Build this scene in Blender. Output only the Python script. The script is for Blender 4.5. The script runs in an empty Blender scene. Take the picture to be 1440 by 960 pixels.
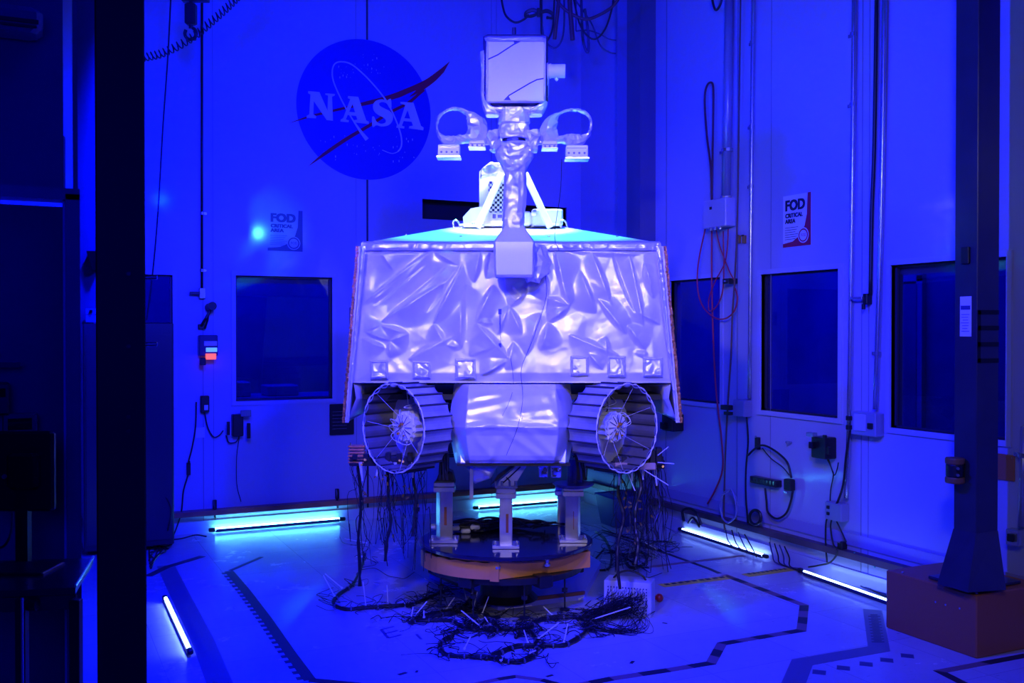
import bpy, bmesh, math, random
from mathutils import Vector, Matrix, noise
random.seed(7)
SC = bpy.context.scene
COL = SC.collection
# ------------------------------------------------------------------ camera model
F = 1400.0; HZ = 465.0; CAMH = 1.7
YAW = math.atan(675/1400.0); PITCH = math.atan((480-HZ)/F)
cy, sy = math.cos(YAW), math.sin(YAW)
FH = Vector((sy, cy, 0)); RT = Vector((cy, -sy, 0)); UPZ = Vector((0, 0, 1))
FW = FH*math.cos(PITCH) - UPZ*math.sin(PITCH)
UW = FH*math.sin(PITCH) + UPZ*math.cos(PITCH)
CAM = Vector((0, 0, CAMH))
YB = 8.68; XR = 4.95; WALLH = 5.2
def ray(u, v):
    d = FW + RT*((u-720)/F) + UW*((480-v)/F)
    return d/(d.dot(FH))
def D(u, v, d): return CAM + ray(u, v)*d                      # point at horizontal depth d
def FL(u, v, z=0.0):
    r = ray(u, v); return CAM + r*((z-CAMH)/r.z)
def BW(u, v, off=0.0):
    r = ray(u, v); return CAM + r*((YB-off)/r.y)
def RW(u, v, off=0.0):
    r = ray(u, v); return CAM + r*((XR-off)/r.x)
def C(x, d, z): return RT*x + FH*d + UPZ*z                    # lateral, depth, height -> world

# ------------------------------------------------------------------ materials
MATS = {}
RIDGE = True
def mat(name, col, rough=0.5, metal=0.0, emit=None, estr=0.0, bump=0.0, bscale=20.0, var=0.0, vscale=3.0, coat=0.0, rvar=0.0, bdist=0.01):
    if name in MATS: return MATS[name]
    m = bpy.data.materials.new(name); m.use_nodes = True
    nt = m.node_tree; b = nt.nodes['Principled BSDF']
    b.inputs['Base Color'].default_value = (*col, 1); b.inputs['Roughness'].default_value = rough
    b.inputs['Metallic'].default_value = metal
    if coat: b.inputs['Coat Weight'].default_value = coat; b.inputs['Coat Roughness'].default_value = .08
    if emit: b.inputs['Emission Color'].default_value = (*emit, 1); b.inputs['Emission Strength'].default_value = estr
    if bump or var or rvar:
        tc = nt.nodes.new('ShaderNodeTexCoord')
    if bump:
        n = nt.nodes.new('ShaderNodeTexNoise'); n.inputs['Scale'].default_value = bscale; n.inputs['Detail'].default_value = 4
        if 'film' in name or 'foil' in name: n.noise_type = 'RIDGED_MULTIFRACTAL'; n.inputs['Detail'].default_value = 2.5; n.inputs['Roughness'].default_value = .35; n.inputs['Distortion'].default_value = .4
        nt.links.new(tc.outputs['Object'], n.inputs['Vector'])
        bp = nt.nodes.new('ShaderNodeBump'); bp.inputs['Strength'].default_value = bump; bp.inputs['Distance'].default_value = bdist
        nt.links.new(n.outputs['Fac'], bp.inputs['Height']); nt.links.new(bp.outputs['Normal'], b.inputs['Normal'])
    if var:
        n2 = nt.nodes.new('ShaderNodeTexNoise'); n2.inputs['Scale'].default_value = vscale; n2.inputs['Detail'].default_value = 6
        nt.links.new(tc.outputs['Object'], n2.inputs['Vector'])
        r = nt.nodes.new('ShaderNodeValToRGB')
        r.color_ramp.elements[0].position = .3; r.color_ramp.elements[1].position = .7
        r.color_ramp.elements[0].color = (*[c*(1-var) for c in col], 1); r.color_ramp.elements[1].color = (*[min(1, c*(1+var)) for c in col], 1)
        nt.links.new(n2.outputs['Fac'], r.inputs['Fac']); nt.links.new(r.outputs['Color'], b.inputs['Base Color'])
    if rvar:
        n3 = nt.nodes.new('ShaderNodeTexNoise'); n3.inputs['Scale'].default_value = 1.3; n3.inputs['Detail'].default_value = 5
        nt.links.new(tc.outputs['Object'], n3.inputs['Vector'])
        mr = nt.nodes.new('ShaderNodeMapRange'); mr.inputs['To Min'].default_value = max(.02, rough-rvar); mr.inputs['To Max'].default_value = rough+rvar
        nt.links.new(n3.outputs['Fac'], mr.inputs['Value']); nt.links.new(mr.outputs['Result'], b.inputs['Roughness'])
    MATS[name] = m; return m

WALL = mat('painted panel wall', (.38, .38, .56), .34, coat=.35, rvar=.1, bump=.05, bscale=2.0)
DWALL = mat('shade toned partition paint', (.10, .10, .16), .45, var=.1)  # low tone puts the unlit state of the partition into its colour
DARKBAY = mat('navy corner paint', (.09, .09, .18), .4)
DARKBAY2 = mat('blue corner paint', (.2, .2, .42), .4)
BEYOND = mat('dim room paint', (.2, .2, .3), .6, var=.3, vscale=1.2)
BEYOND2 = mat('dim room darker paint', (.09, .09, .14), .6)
FRAME = mat('window frame paint', (.42, .42, .6), .3)
SEAM = mat('seam rubber', (.03, .03, .05), .5)
BLACK = mat('black steel paint', (.012, .012, .016), .38)
COLP = mat('slate column paint', (.03, .03, .055), .3, var=.15, vscale=6)
BLKP = mat('black plastic', (.01, .01, .012), .4)
BLKG = mat('black gloss', (.01, .01, .014), .08)
CABLE = mat('black cable jacket', (.008, .008, .012), .45)
REDC = mat('red cable jacket', (.45, .02, .05), .45)
BLUEC = mat('blue grey cable jacket', (.04, .04, .12), .45)
WHITEC = mat('white cable jacket', (.6, .6, .65), .4)
BROWN = mat('brown box paint', (.40, .13, .045), .5, bump=.15, bscale=30)
COPPER = mat('copper strip', (.45, .17, .08), .42, .4, var=.5, vscale=2.5)
ORANGE = mat('amber skirt sheet', (.92, .36, .07), .4, var=.12, vscale=8)
BRONZE = mat('bronze tape', (.42, .16, .05), .35, .6, bump=.8, bscale=60, var=.5, vscale=40)
ALU = mat('machined aluminium', (.62, .6, .56), .34, .75, var=.12, vscale=12)
STEEL = mat('galvanised conduit', (.5, .52, .56), .25, .8)
FOIL = mat('silver white insulation film', (.76, .72, .76), .33, .3, bump=.4, bscale=7, bdist=.02)
FOILC = mat('crumpled insulation film', (.76, .74, .78), .30, .4, bump=1.0, bscale=20.0, bdist=.02)
WHITE = mat('white paint', (.8, .8, .82), .45)
PANELW = mat('white square lens', (.78, .76, .80), .5)
TREAD = mat('bare wheel metal', (.42, .42, .46), .36, .7, var=.18, vscale=9)
TREADD = mat('dark wheel seam gap', (.02, .02, .03), .5)  # near black bars between the tread panels
RED = mat('red gloss', (.45, .01, .02), .3)
YEL = mat('yellow tape', (.75, .6, .06), .5)
TANT = mat('tan tape', (.30, .18, .16), .5)
GREYT = mat('grey tape', (.13, .13, .22), .5)
DKT = mat('dark tape', (.012, .012, .03), .5)
DKB = mat('dark brown tape', (.26, .13, .14), .5)
EMBL = mat('emblem blue', (.0, .006, .42), .45)
EMBW = mat('emblem white', (.62, .63, .78), .4)
EMBR = mat('emblem red', (.36, .006, .03), .45)
PAPER = mat('poster paper', (.66, .66, .72), .4)
INK = mat('poster ink', (.012, .012, .03), .45)
INK2 = mat('faded ink', (.05, .05, .22), .45)
REDI = mat('poster red', (.4, .01, .04), .45)
BINP = mat('blue bin plastic', (.03, .04, .28), .4)
PCBG = mat('circuit board', (.05, .09, .16), .3)
TUBEC = mat('cyan lamp diffuser', (.8, .9, 1), .4, emit=(.10, .62, 1.0), estr=48)
TUBEB = mat('blue lamp diffuser', (.8, .9, 1), .4, emit=(.22, .40, 1.0), estr=16)
GLOWR = mat('red indicator', (.8, .1, .05), .4, emit=(1, .12, .05), estr=1.3)
GLOWB = mat('blue indicator', (.1, .3, .8), .4, emit=(.1, .35, 1), estr=1.2)

def glass_mat():
    m = bpy.data.materials.new('tinted window glass'); m.use_nodes = True
    nt = m.node_tree; nt.nodes.clear()
    o = nt.nodes.new('ShaderNodeOutputMaterial'); t = nt.nodes.new('ShaderNodeBsdfTransparent'); g = nt.nodes.new('ShaderNodeBsdfGlossy')
    mx = nt.nodes.new('ShaderNodeMixShader'); lw = nt.nodes.new('ShaderNodeLayerWeight'); fr = nt.nodes.new('ShaderNodeMath'); fr.operation = 'POWER'; fr.inputs[1].default_value = 4.0; nt.links.new(lw.outputs['Facing'], fr.inputs[0]); ad = nt.nodes.new('ShaderNodeMath'); ad.operation = 'MULTIPLY_ADD'; ad.inputs[1].default_value = .8; ad.inputs[2].default_value = .05; nt.links.new(fr.outputs[0], ad.inputs[0]); fr = ad
    t.inputs['Color'].default_value = (.55, .55, .6, 1); g.inputs['Roughness'].default_value = .02
    nt.links.new(fr.outputs[0], mx.inputs[0]); nt.links.new(t.outputs[0], mx.inputs[1]); nt.links.new(g.outputs[0], mx.inputs[2])
    nt.links.new(mx.outputs[0], o.inputs[0]); return m
GLASS = glass_mat()

def floor_mat():
    m = bpy.data.materials.new('vinyl tile floor'); m.use_nodes = True
    nt = m.node_tree; b = nt.nodes['Principled BSDF']; N = nt.nodes.new; L = nt.links.new
    tc = N('ShaderNodeTexCoord'); br = N('ShaderNodeTexBrick'); br.offset = 0.0
    br.inputs['Scale'].default_value = 1.0; br.inputs['Brick Width'].default_value = .61; br.inputs['Row Height'].default_value = .61
    br.inputs['Mortar Size'].default_value = .0016
    br.inputs['Color1'].default_value = (.50, .50, .56, 1); br.inputs['Color2'].default_value = (.56, .56, .62, 1); br.inputs['Mortar'].default_value = (.28, .28, .34, 1)
    L(tc.outputs['Object'], br.inputs['Vector'])
    n = N('ShaderNodeTexNoise'); n.inputs['Scale'].default_value = 2.2; n.inputs['Detail'].default_value = 8; n.inputs['Roughness'].default_value = .7
    L(tc.outputs['Object'], n.inputs['Vector'])
    r = N('ShaderNodeValToRGB'); r.color_ramp.elements[0].position = .3; r.color_ramp.elements[0].color = (.88, .88, .89, 1); r.color_ramp.elements[1].position = .62; r.color_ramp.elements[1].color = (1, 1, 1, 1)
    L(n.outputs['Fac'], r.inputs['Fac'])
    mp = N('ShaderNodeMapping'); mp.inputs['Scale'].default_value = (1.5, 14, 1); mp.inputs['Rotation'].default_value = (0, 0, .6)
    L(tc.outputs['Object'], mp.inputs['Vector'])
    s = N('ShaderNodeTexNoise'); s.inputs['Scale'].default_value = 9; s.inputs['Detail'].default_value = 6
    L(mp.outputs[0], s.inputs['Vector'])
    r2 = N('ShaderNodeValToRGB'); r2.color_ramp.elements[0].position = .27; r2.color_ramp.elements[0].color = (.35, .35, .4, 1); r2.color_ramp.elements[1].position = .33; r2.color_ramp.elements[1].color = (1, 1, 1, 1)
    L(s.outputs['Fac'], r2.inputs['Fac'])
    m1 = N('ShaderNodeMixRGB'); m1.blend_type = 'MULTIPLY'; m1.inputs[0].default_value = 1; L(br.outputs['Color'], m1.inputs[1]); L(r.outputs[0], m1.inputs[2])
    m2 = N('ShaderNodeMixRGB'); m2.blend_type = 'MULTIPLY'; m2.inputs[0].default_value = .8; L(m1.outputs[0], m2.inputs[1]); L(r2.outputs[0], m2.inputs[2])
    L(m2.outputs[0], b.inputs['Base Color'])
    mr = N('ShaderNodeMapRange'); mr.inputs['To Min'].default_value = .22; mr.inputs['To Max'].default_value = .31
    L(n.outputs['Fac'], mr.inputs['Value']); L(mr.outputs[0], b.inputs['Roughness'])
    return m
FLOORM = floor_mat()

def checker_mat():
    m = bpy.data.materials.new('black and white target squares'); m.use_nodes = True
    nt = m.node_tree; b = nt.nodes['Principled BSDF']; b.inputs['Roughness'].default_value = .5
    tc = nt.nodes.new('ShaderNodeTexCoord'); c = nt.nodes.new('ShaderNodeTexChecker'); c.inputs['Scale'].default_value = 1/.0165
    c.inputs['Color1'].default_value = (.8, .8, .8, 1); c.inputs['Color2'].default_value = (.01, .01, .05, 1)
    nt.links.new(tc.outputs['Object'], c.inputs['Vector']); nt.links.new(c.outputs['Color'], b.inputs['Base Color']); return m
CHECK = checker_mat()

# ------------------------------------------------------------------ mesh builder (world coordinates)
class MB:
    def __init__(s): s.v = []; s.f = []; s.fm = []; s.m = 0
    def face(s, pts):
        i = len(s.v); s.v += [Vector(p) for p in pts]; s.f.append(tuple(range(i, i+len(pts)))); s.fm.append(s.m); return s
    def add(s, vs, fs):
        i = len(s.v); s.v += [Vector(p) for p in vs]
        for f in fs: s.f.append(tuple(i+k for k in f)); s.fm.append(s.m)
        return s
    def hexa(s, p):   # p: 8 corners, bottom 4 loop then top 4 loop
        return s.add(p, [(3, 2, 1, 0), (4, 5, 6, 7), (0, 1, 5, 4), (1, 2, 6, 5), (2, 3, 7, 6), (3, 0, 4, 7)])
    def box(s, c, sx, sy_, sz, ax=Vector((1, 0, 0)), ay=Vector((0, 1, 0)), az=Vector((0, 0, 1)), bev=0.0):
        c = Vector(c); X = ax*sx/2; Y = ay*sy_/2; Z = az*sz/2
        if bev <= 0:
            return s.hexa([c-X-Y-Z, c+X-Y-Z, c+X+Y-Z, c-X+Y-Z, c-X-Y+Z, c+X-Y+Z, c+X+Y+Z, c-X+Y+Z])
        # bevelled by stacked rings
        def ring(k, ix):
            x = X*(1-ix/(sx/2)); y = Y*(1-ix/(sy_/2)); cx = X-ax*(bev+ix) ; cyy = Y-ay*(bev+ix)
            return [c+k-x-cyy, c+k-cx-y, c+k+cx-y, c+k+x-cyy, c+k+x+cyy, c+k+cx+y, c+k-cx+y, c+k-x+cyy]
        b = bev
        rs = [ring(-Z, b*.99), ring(-Z+az*b, 0), ring(Z-az*b, 0), ring(Z, b*.99)]
        vs = [p for r in rs for p in r]; fs = []
        for k in range(3):
            for j in range(8): fs.append((k*8+j, k*8+(j+1) % 8, (k+1)*8+(j+1) % 8, (k+1)*8+j))
        fs.append(tuple(range(7, -1, -1))); fs.append(tuple(range(24, 32)))
        return s.add(vs, fs)
    def cbox(s, x, d, z, sx, sd, sz, bev=0.0): return s.box(C(x, d, z), sx, sd, sz, RT, FH, UPZ, bev)
    def cyl(s, a, b, r0, r1=None, n=12, caps=True):
        a = Vector(a); b = Vector(b); r1 = r0 if r1 is None else r1
        t = (b-a).normalized(); u = t.orthogonal().normalized(); w = t.cross(u)
        vs = [a+(u*math.cos(2*math.pi*k/n)+w*math.sin(2*math.pi*k/n))*r0 for k in range(n)] + [b+(u*math.cos(2*math.pi*k/n)+w*math.sin(2*math.pi*k/n))*r1 for k in range(n)]
        fs = [(k, (k+1) % n, n+(k+1) % n, n+k) for k in range(n)]
        if caps: fs += [tuple(range(n-1, -1, -1)), tuple(range(n, 2*n))]
        return s.add(vs, fs)
    def tube(s, pts, r, n=6, sub=6, closed=False, jit=0.0):
        P = spline([Vector(p) for p in pts], sub, closed)
        m = len(P); vs = []; fs = []; u = None
        for i, p in enumerate(P):
            if closed: t = (P[(i+1) % m]-P[i-1])
            else: t = P[min(i+1, m-1)]-P[max(i-1, 0)]
            if t.length < 1e-9: t = Vector((0, 0, 1))
            t.normalize()
            if u is None: u = t.orthogonal().normalized()
            else:
                u = u-t*u.dot(t)
                if u.length < 1e-6: u = t.orthogonal()
                u.normalize()
            w = t.cross(u); rr = r*(1+jit*noise.noise(p*40)) if jit else r
            vs += [p+(u*math.cos(2*math.pi*k/n)+w*math.sin(2*math.pi*k/n))*rr for k in range(n)]
        for i in range(m if closed else m-1):
            j = (i+1) % m
            for k in range(n): fs.append((i*n+k, i*n+(k+1) % n, j*n+(k+1) % n, j*n+k))
        if not closed: fs += [tuple(range(n-1, -1, -1)), tuple(range((m-1)*n, m*n))]
        return s.add(vs, fs)
    def prism(s, poly, dirv):
        n = len(poly); a = [Vector(p) for p in poly]; b = [p+Vector(dirv) for p in a]
        return s.add(a+b, [tuple(range(n-1, -1, -1)), tuple(range(n, 2*n))]+[(k, (k+1) % n, n+(k+1) % n, n+k) for k in range(n)])
    def lathe(s, c, axis, prof, n=24):      # prof: (r, h)
        c = Vector(c); t = Vector(axis).normalized(); u = t.orthogonal().normalized(); w = t.cross(u); vs = []; fs = []
        for r, h in prof:
            vs += [c+t*h+(u*math.cos(2*math.pi*k/n)+w*math.sin(2*math.pi*k/n))*r for k in range(n)]
        for i in range(len(prof)-1):
            for k in range(n): fs.append((i*n+k, i*n+(k+1) % n, (i+1)*n+(k+1) % n, (i+1)*n+k))
        return s.add(vs, fs)
    def build(s, name, mats, parent=None, smooth=False, merge=0.0):
        if not isinstance(mats, (list, tuple)): mats = [mats]
        if parent is not None:
            inv = ROOTS[parent.name].inverted(); vs = [inv @ p for p in s.v]; loc = None
        else:
            lo = Vector((min(p.x for p in s.v), min(p.y for p in s.v), min(p.z for p in s.v))); hi = Vector((max(p.x for p in s.v), max(p.y for p in s.v), max(p.z for p in s.v)))
            loc = Vector(((lo.x+hi.x)/2, (lo.y+hi.y)/2, lo.z)); vs = [p-loc for p in s.v]
        me = bpy.data.meshes.new(name); me.from_pydata(vs, [], s.f)
        for m in mats: me.materials.append(m)
        for p, k in zip(me.polygons, s.fm): p.material_index = k; p.use_smooth = smooth
        bm = bmesh.new(); bm.from_mesh(me)
        if merge: bmesh.ops.remove_doubles(bm, verts=bm.verts, dist=merge)
        bmesh.ops.recalc_face_normals(bm, faces=bm.faces); bm.to_mesh(me); bm.free()
        me.update(); o = bpy.data.objects.new(name, me); COL.objects.link(o)
        if parent is not None: o.parent = parent; ROOTS[o.name] = ROOTS[parent.name]
        else: o.location = loc; ROOTS[o.name] = Matrix.Translation(loc)
        return o
ROOTS = {}
def spline(P, sub, closed=False):
    if len(P) < 3 and not closed or sub <= 1: return P
    out = []; n = len(P); rng = range(n if closed else n-1)
    for i in rng:
        p1 = P[i]; p2 = P[(i+1) % n]
        p0 = P[i-1] if (closed or i > 0) else p1*2-p2
        p3 = P[(i+2) % n] if (closed or i+2 < n) else p2*2-p1
        for k in range(sub):
            t = k/sub
            out.append(.5*((2*p1)+(p2-p0)*t+(2*p0-5*p1+4*p2-p3)*t*t+(3*p1-p0-3*p2+p3)*t**3))
    if not closed: out.append(P[-1])
    return out
def thing(name, label, cat, loc, rz=0.0, group=None):
    o = bpy.data.objects.new(name, None); o.empty_display_size = .05; COL.objects.link(o)
    o.location = loc; o.rotation_euler = (0, 0, rz); ROOTS[o.name] = Matrix.Translation(Vector(loc)) @ Matrix.Rotation(rz, 4, 'Z')
    o['label'] = label; o['category'] = cat
    if group: o['group'] = group
    return o
def tag(o, label, cat, group=None, kind=None):
    o['label'] = label; o['category'] = cat
    if group: o['group'] = group
    if kind: o['kind'] = kind
    return o
def struct(o): o['kind'] = 'structure'; return o
def sempty(name, loc):
    o = bpy.data.objects.new(name, None); o.empty_display_size = .05; COL.objects.link(o); o.location = loc
    ROOTS[o.name] = Matrix.Translation(Vector(loc)); o['kind'] = 'structure'; return o
def shape2d(loops, fn, thick_dir):
    """fill 2D loops (with holes) and map through fn(u,v)->world; extruded along thick_dir"""
    cu = bpy.data.curves.new('tmp', 'CURVE'); cu.dimensions = '2D'; cu.fill_mode = 'BOTH'
    for lp in loops:
        sp = cu.splines.new('POLY'); sp.points.add(len(lp)-1); sp.use_cyclic_u = True
        for i, (a, b) in enumerate(lp): sp.points[i].co = (a/100, -b/100, 0, 1)
    ob = bpy.data.objects.new('tmp', cu); COL.objects.link(ob)
    me = bpy.data.meshes.new_from_object(ob.evaluated_get(bpy.context.evaluated_depsgraph_get()))
    vs = [v.co.copy() for v in me.vertices]; fs = [tuple(p.vertices) for p in me.polygons]
    bpy.data.objects.remove(ob); bpy.data.curves.remove(cu); bpy.data.meshes.remove(me)
    W = [fn(p.x*100, -p.y*100) for p in vs]; td = Vector(thick_dir)
    mb = MB(); n = len(W); T = [w+td for w in W]
    fs2 = list(fs)+[tuple(n+k for k in reversed(f)) for f in fs]
    cnt = {}
    for f in fs:
        for a, b in zip(f, f[1:]+f[:1]): cnt[(a, b)] = cnt.get((a, b), 0)+1
    for (a, b) in cnt:
        if (b, a) not in cnt: fs2.append((a, b, n+b, n+a))
    mb.add(W+T, fs2); return mb
def text_mb(txt, origin, ex, ez, height, thick_dir, squeeze=1.0, bold=.0, align='LEFT', shear=0.0, fit=0.0, heavy=0.0):
    """origin: lower-left of text (world); ex, ez unit vectors; height = cap height"""
    cu = bpy.data.curves.new('tmpt', 'FONT'); cu.body = txt; cu.size = 1; cu.offset = bold; cu.align_x = align; cu.resolution_u = 3; cu.shear = shear
    ob = bpy.data.objects.new('tmpt', cu); COL.objects.link(ob)
    me = bpy.data.meshes.new_from_object(ob.evaluated_get(bpy.context.evaluated_depsgraph_get()))
    k = height/.72; td = Vector(thick_dir)
    if fit > 0: squeeze = fit/(k*max(v.co.x for v in me.vertices))
    W = [Vector(origin)+ex*(v.co.x*k*squeeze)+ez*(v.co.y*k)+td for v in me.vertices]; fs = [tuple(p.vertices) for p in me.polygons]
    bpy.data.objects.remove(ob); bpy.data.curves.remove(cu); bpy.data.meshes.remove(me)
    mb = MB(); offs = [(0, 0)] if heavy <= 0 else [(a*heavy, b*heavy) for a in (-1, 0, 1) for b in (-.6, .6)]
    for i, (a, b) in enumerate(offs): mb.add([w+ex*a+ez*b+td*(.02*i) for w in W], fs)
    return mb

# ------------------------------------------------------------------ setting
mb = MB(); mb.box((1.2, 4.0, -.05), 8.6, 10.4, .1); fo = struct(mb.build('floor', FLOORM))
mb = MB(); mb.box((1.2, 4.0, WALLH+.05), 8.6, 10.4, .1); struct(mb.build('ceiling', mat('ceiling tile', (.35, .35, .4), .8)))
def wall_holes(name, isback, a0, a1, holes, th=.1):
    xs = sorted({a0, a1, *[h[0] for h in holes], *[h[1] for h in holes]}); zs = sorted({0, WALLH, *[h[2] for h in holes], *[h[3] for h in holes]})
    P = (lambda a, z, o: Vector((a, YB+o, z))) if isback else (lambda a, z, o: Vector((XR+o, a, z)))
    mb = MB()
    for i in range(len(xs)-1):
        for j in range(len(zs)-1):
            cx = (xs[i]+xs[i+1])/2; cz = (zs[j]+zs[j+1])/2
            if any(h[0] < cx < h[1] and h[2] < cz < h[3] for h in holes): continue
            for o in (0, th): mb.face([P(xs[i], zs[j], o), P(xs[i+1], zs[j], o), P(xs[i+1], zs[j+1], o), P(xs[i], zs[j+1], o)])
    for h in holes:
        c = [(h[0], h[2]), (h[1], h[2]), (h[1], h[3]), (h[0], h[3])]
        for k in range(4):
            p, q = c[k], c[(k+1) % 4]; mb.face([P(*p, 0), P(*q, 0), P(*q, th), P(*p, th)])
    for (p, q) in (((a0, 0), (a0, WALLH)), ((a1, 0), (a1, WALLH)), ((a0, WALLH), (a1, WALLH))):
        mb.face([P(*p, 0), P(*q, 0), P(*q, th), P(*p, th)])
    return struct(mb.build(name, WALL))
def hole_b(u0, v0, u1, v1):
    a = BW(u0, v0); b = BW(u1, v1); return (a.x, b.x, b.z, a.z)
def hole_r(u0, v0, u1, v1):
    a = RW(u0, v0); b = RW(u1, v1); return (b.y, a.y, b.z, a.z)
HB = [hole_b(130, 384, 243, 567), hole_b(331, 387, 467, 560), hole_b(594, 279.5, 797, 318)]
HR = [hole_r(944, 395, 1014, 568), hole_r(1071, 386, 1180, 588), hole_r(1254, 373, 1416, 619)]
wall_holes('wall_back', True, -3.1, XR+.1, HB)
wall_holes('wall_right', False, -1.1, YB, HR)
# dim rooms beyond the glass
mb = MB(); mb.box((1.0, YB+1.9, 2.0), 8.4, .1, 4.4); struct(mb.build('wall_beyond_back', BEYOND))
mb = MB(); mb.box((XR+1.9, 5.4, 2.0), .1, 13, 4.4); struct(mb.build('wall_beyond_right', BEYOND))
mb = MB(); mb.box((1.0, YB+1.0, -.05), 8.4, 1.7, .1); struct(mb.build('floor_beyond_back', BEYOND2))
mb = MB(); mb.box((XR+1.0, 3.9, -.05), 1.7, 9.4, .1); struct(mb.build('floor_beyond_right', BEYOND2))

def window(n, isback, h, frame_w=.035, out=.02, blind=None):
    c = Vector(((h[0]+h[1])/2, YB, h[2])) if isback else Vector((XR, (h[0]+h[1])/2, h[2]))
    w = sempty('window_%d' % n, c); mb = MB()
    ax = Vector((1, 0, 0)) if isback else Vector((0, 1, 0)); nrm = Vector((0, -1, 0)) if isback else Vector((-1, 0, 0))
    A = lambda a, z: (Vector((a, YB, z)) if isback else Vector((XR, a, z))) - nrm*.02
    W = h[1]-h[0]; H = h[3]-h[2]; dp = .07
    for (a, z, sw, sh) in (((h[0]+h[1])/2, h[3]+frame_w/2, W+2*frame_w, frame_w), ((h[0]+h[1])/2, h[2]-frame_w/2, W+2*frame_w, frame_w), (h[0]-frame_w/2, (h[2]+h[3])/2, frame_w, H), (h[1]+frame_w/2, (h[2]+h[3])/2, frame_w, H)):
        mb.box(A(a, z), sw, dp, sh, ax, nrm, UPZ)
    mb.build('window_frame', FRAME, w)
    g = MB(); g.box(A((h[0]+h[1])/2, (h[2]+h[3])/2)-nrm*.03, W, .008, H, ax, nrm, UPZ); g.build('pane', GLASS, w)
    gk = MB()
    for a in (h[0]+.008, h[1]-.008): gk.box(A(a, (h[2]+h[3])/2)-nrm*.02, .016, .02, H, ax, nrm, UPZ)
    for z in (h[2]+.006, h[3]-.008): gk.box(A((h[0]+h[1])/2, z)-nrm*.02, W, .02, .014, ax, nrm, UPZ)
    gk.build('gasket', SEAM, w)
    if blind:
        b = MB(); b.box(A((h[0]+h[1])/2, h[3]-blind/2)-nrm*.06, W, .02, blind, ax, nrm, UPZ); b.build('blind', FRAME, w)
    return w
window(1, True, HB[0]); window(2, True, HB[1], blind=.06)
window(3, False, HR[0]); window(4, False, HR[1]); window(5, False, HR[2], blind=.06)
# dark slot opening: liner box
h = HB[2]; mb = MB(); c = Vector(((h[0]+h[1])/2, YB+.3, (h[2]+h[3])/2)); W = h[1]-h[0]; H = h[3]-h[2]
mb.box((c.x, YB+.12, h[3]+.01), W+.04, .2, .02); mb.box((c.x, YB+.12, h[2]-.01), W+.04, .2, .02); mb.box((h[0]-.01, YB+.12, c.z), .02, .2, H); mb.box((h[1]+.01, YB+.12, c.z), .02, .2, H); mb.box((c.x, YB+.215, c.z), W+.04, .01, H+.04)
struct(mb.build('trim_1', BLACK))
# vertical seams of the back wall
def seam(n, isback, u, v0, v1, wd, m, off=.003):
    a = BW(u, 465) if isback else RW(u, 465); z1 = (BW if isback else RW)(u, v0).z; z0 = max(.0, (BW if isback else RW)(u, v1).z)
    mb = MB()
    if isback: mb.box((a.x, YB-off/2, (z0+z1)/2), wd, off, z1-z0)
    else: mb.box((XR-off/2, a.y, (z0+z1)/2), off, wd, z1-z0)
    return struct(mb.build('trim_%d' % n, m))
seam(2, True, 516.8, -20, 1000, .018, SEAM)
seam(3, True, 501, -20, 1000, .004, mat('faint seam', (.22, .22, .3), .5)); FS = MATS['faint seam']
seam(4, True, 691, -20, 1000, .004, FS); seam(5, True, 698, -20, 1000, .004, FS)
seam(6, True, 285.5, -20, 1000, .006, FS); seam(7, True, 300, -20, 1000, .004, FS)
seam(8, False, 1084, -20, 1000, .004, FS); seam(9, False, 1212, -20, 1000, .006, FS)
seam(10, False, 1222, -20, 1000, .005, FS); seam(11, False, 937, -20, 1000, .012, FS)
seam(12, False, 1037, -20, 1000, .01, FS)
# copper earth bar running round the room above the floor, with white kick panel below
TD = .10
zt1 = BW(300, 717.5, TD).z; zt0 = BW(300, 724.5, TD).z; ztr1 = RW(1100, 751, .06).z; ztr0 = RW(1100, 759.5, .06).z
mb = MB(); mb.box((.95, YB-TD/2, (zt0+zt1)/2), 7.8, TD, zt1-zt0); struct(mb.build('trim_13', COPPER))
mb = MB(); mb.box((XR-.03, 3.7, (ztr0+ztr1)/2), .06, 9.5, ztr1-ztr0); struct(mb.build('trim_14', mat('dull copper strip', (.12, .07, .09), .45, .3, var=.4, vscale=3)))
mb = MB(); mb.box((1.25, YB-.007, .05), 7.2, .012, .1); struct(mb.build('baseboard_back', WALL))
mb = MB(); mb.box((XR-.007, 3.9, .05), .012, 9.4, .1); struct(mb.build('baseboard_right', WALL))
mb = MB(); mb.box((XR-.006, 3.9, ztr1+.075), .010, 9.4, .08); struct(mb.build('trim_15', mat('violet wall band', (.3, .27, .5), .4)))
# corner pilaster on the right wall
a = RW(868, 300, .0); b = RW(900, 300, .12)
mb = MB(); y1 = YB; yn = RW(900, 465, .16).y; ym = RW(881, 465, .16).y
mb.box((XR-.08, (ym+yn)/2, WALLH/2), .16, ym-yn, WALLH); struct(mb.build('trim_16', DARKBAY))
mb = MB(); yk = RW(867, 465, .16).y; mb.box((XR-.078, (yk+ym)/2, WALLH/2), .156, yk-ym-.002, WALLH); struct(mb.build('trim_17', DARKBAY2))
mb = MB(); mb.box((XR-.03, RW(917, 465).y, WALLH/2), .06, .05, WALLH); struct(mb.build('trim_18', FRAME))

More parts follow.
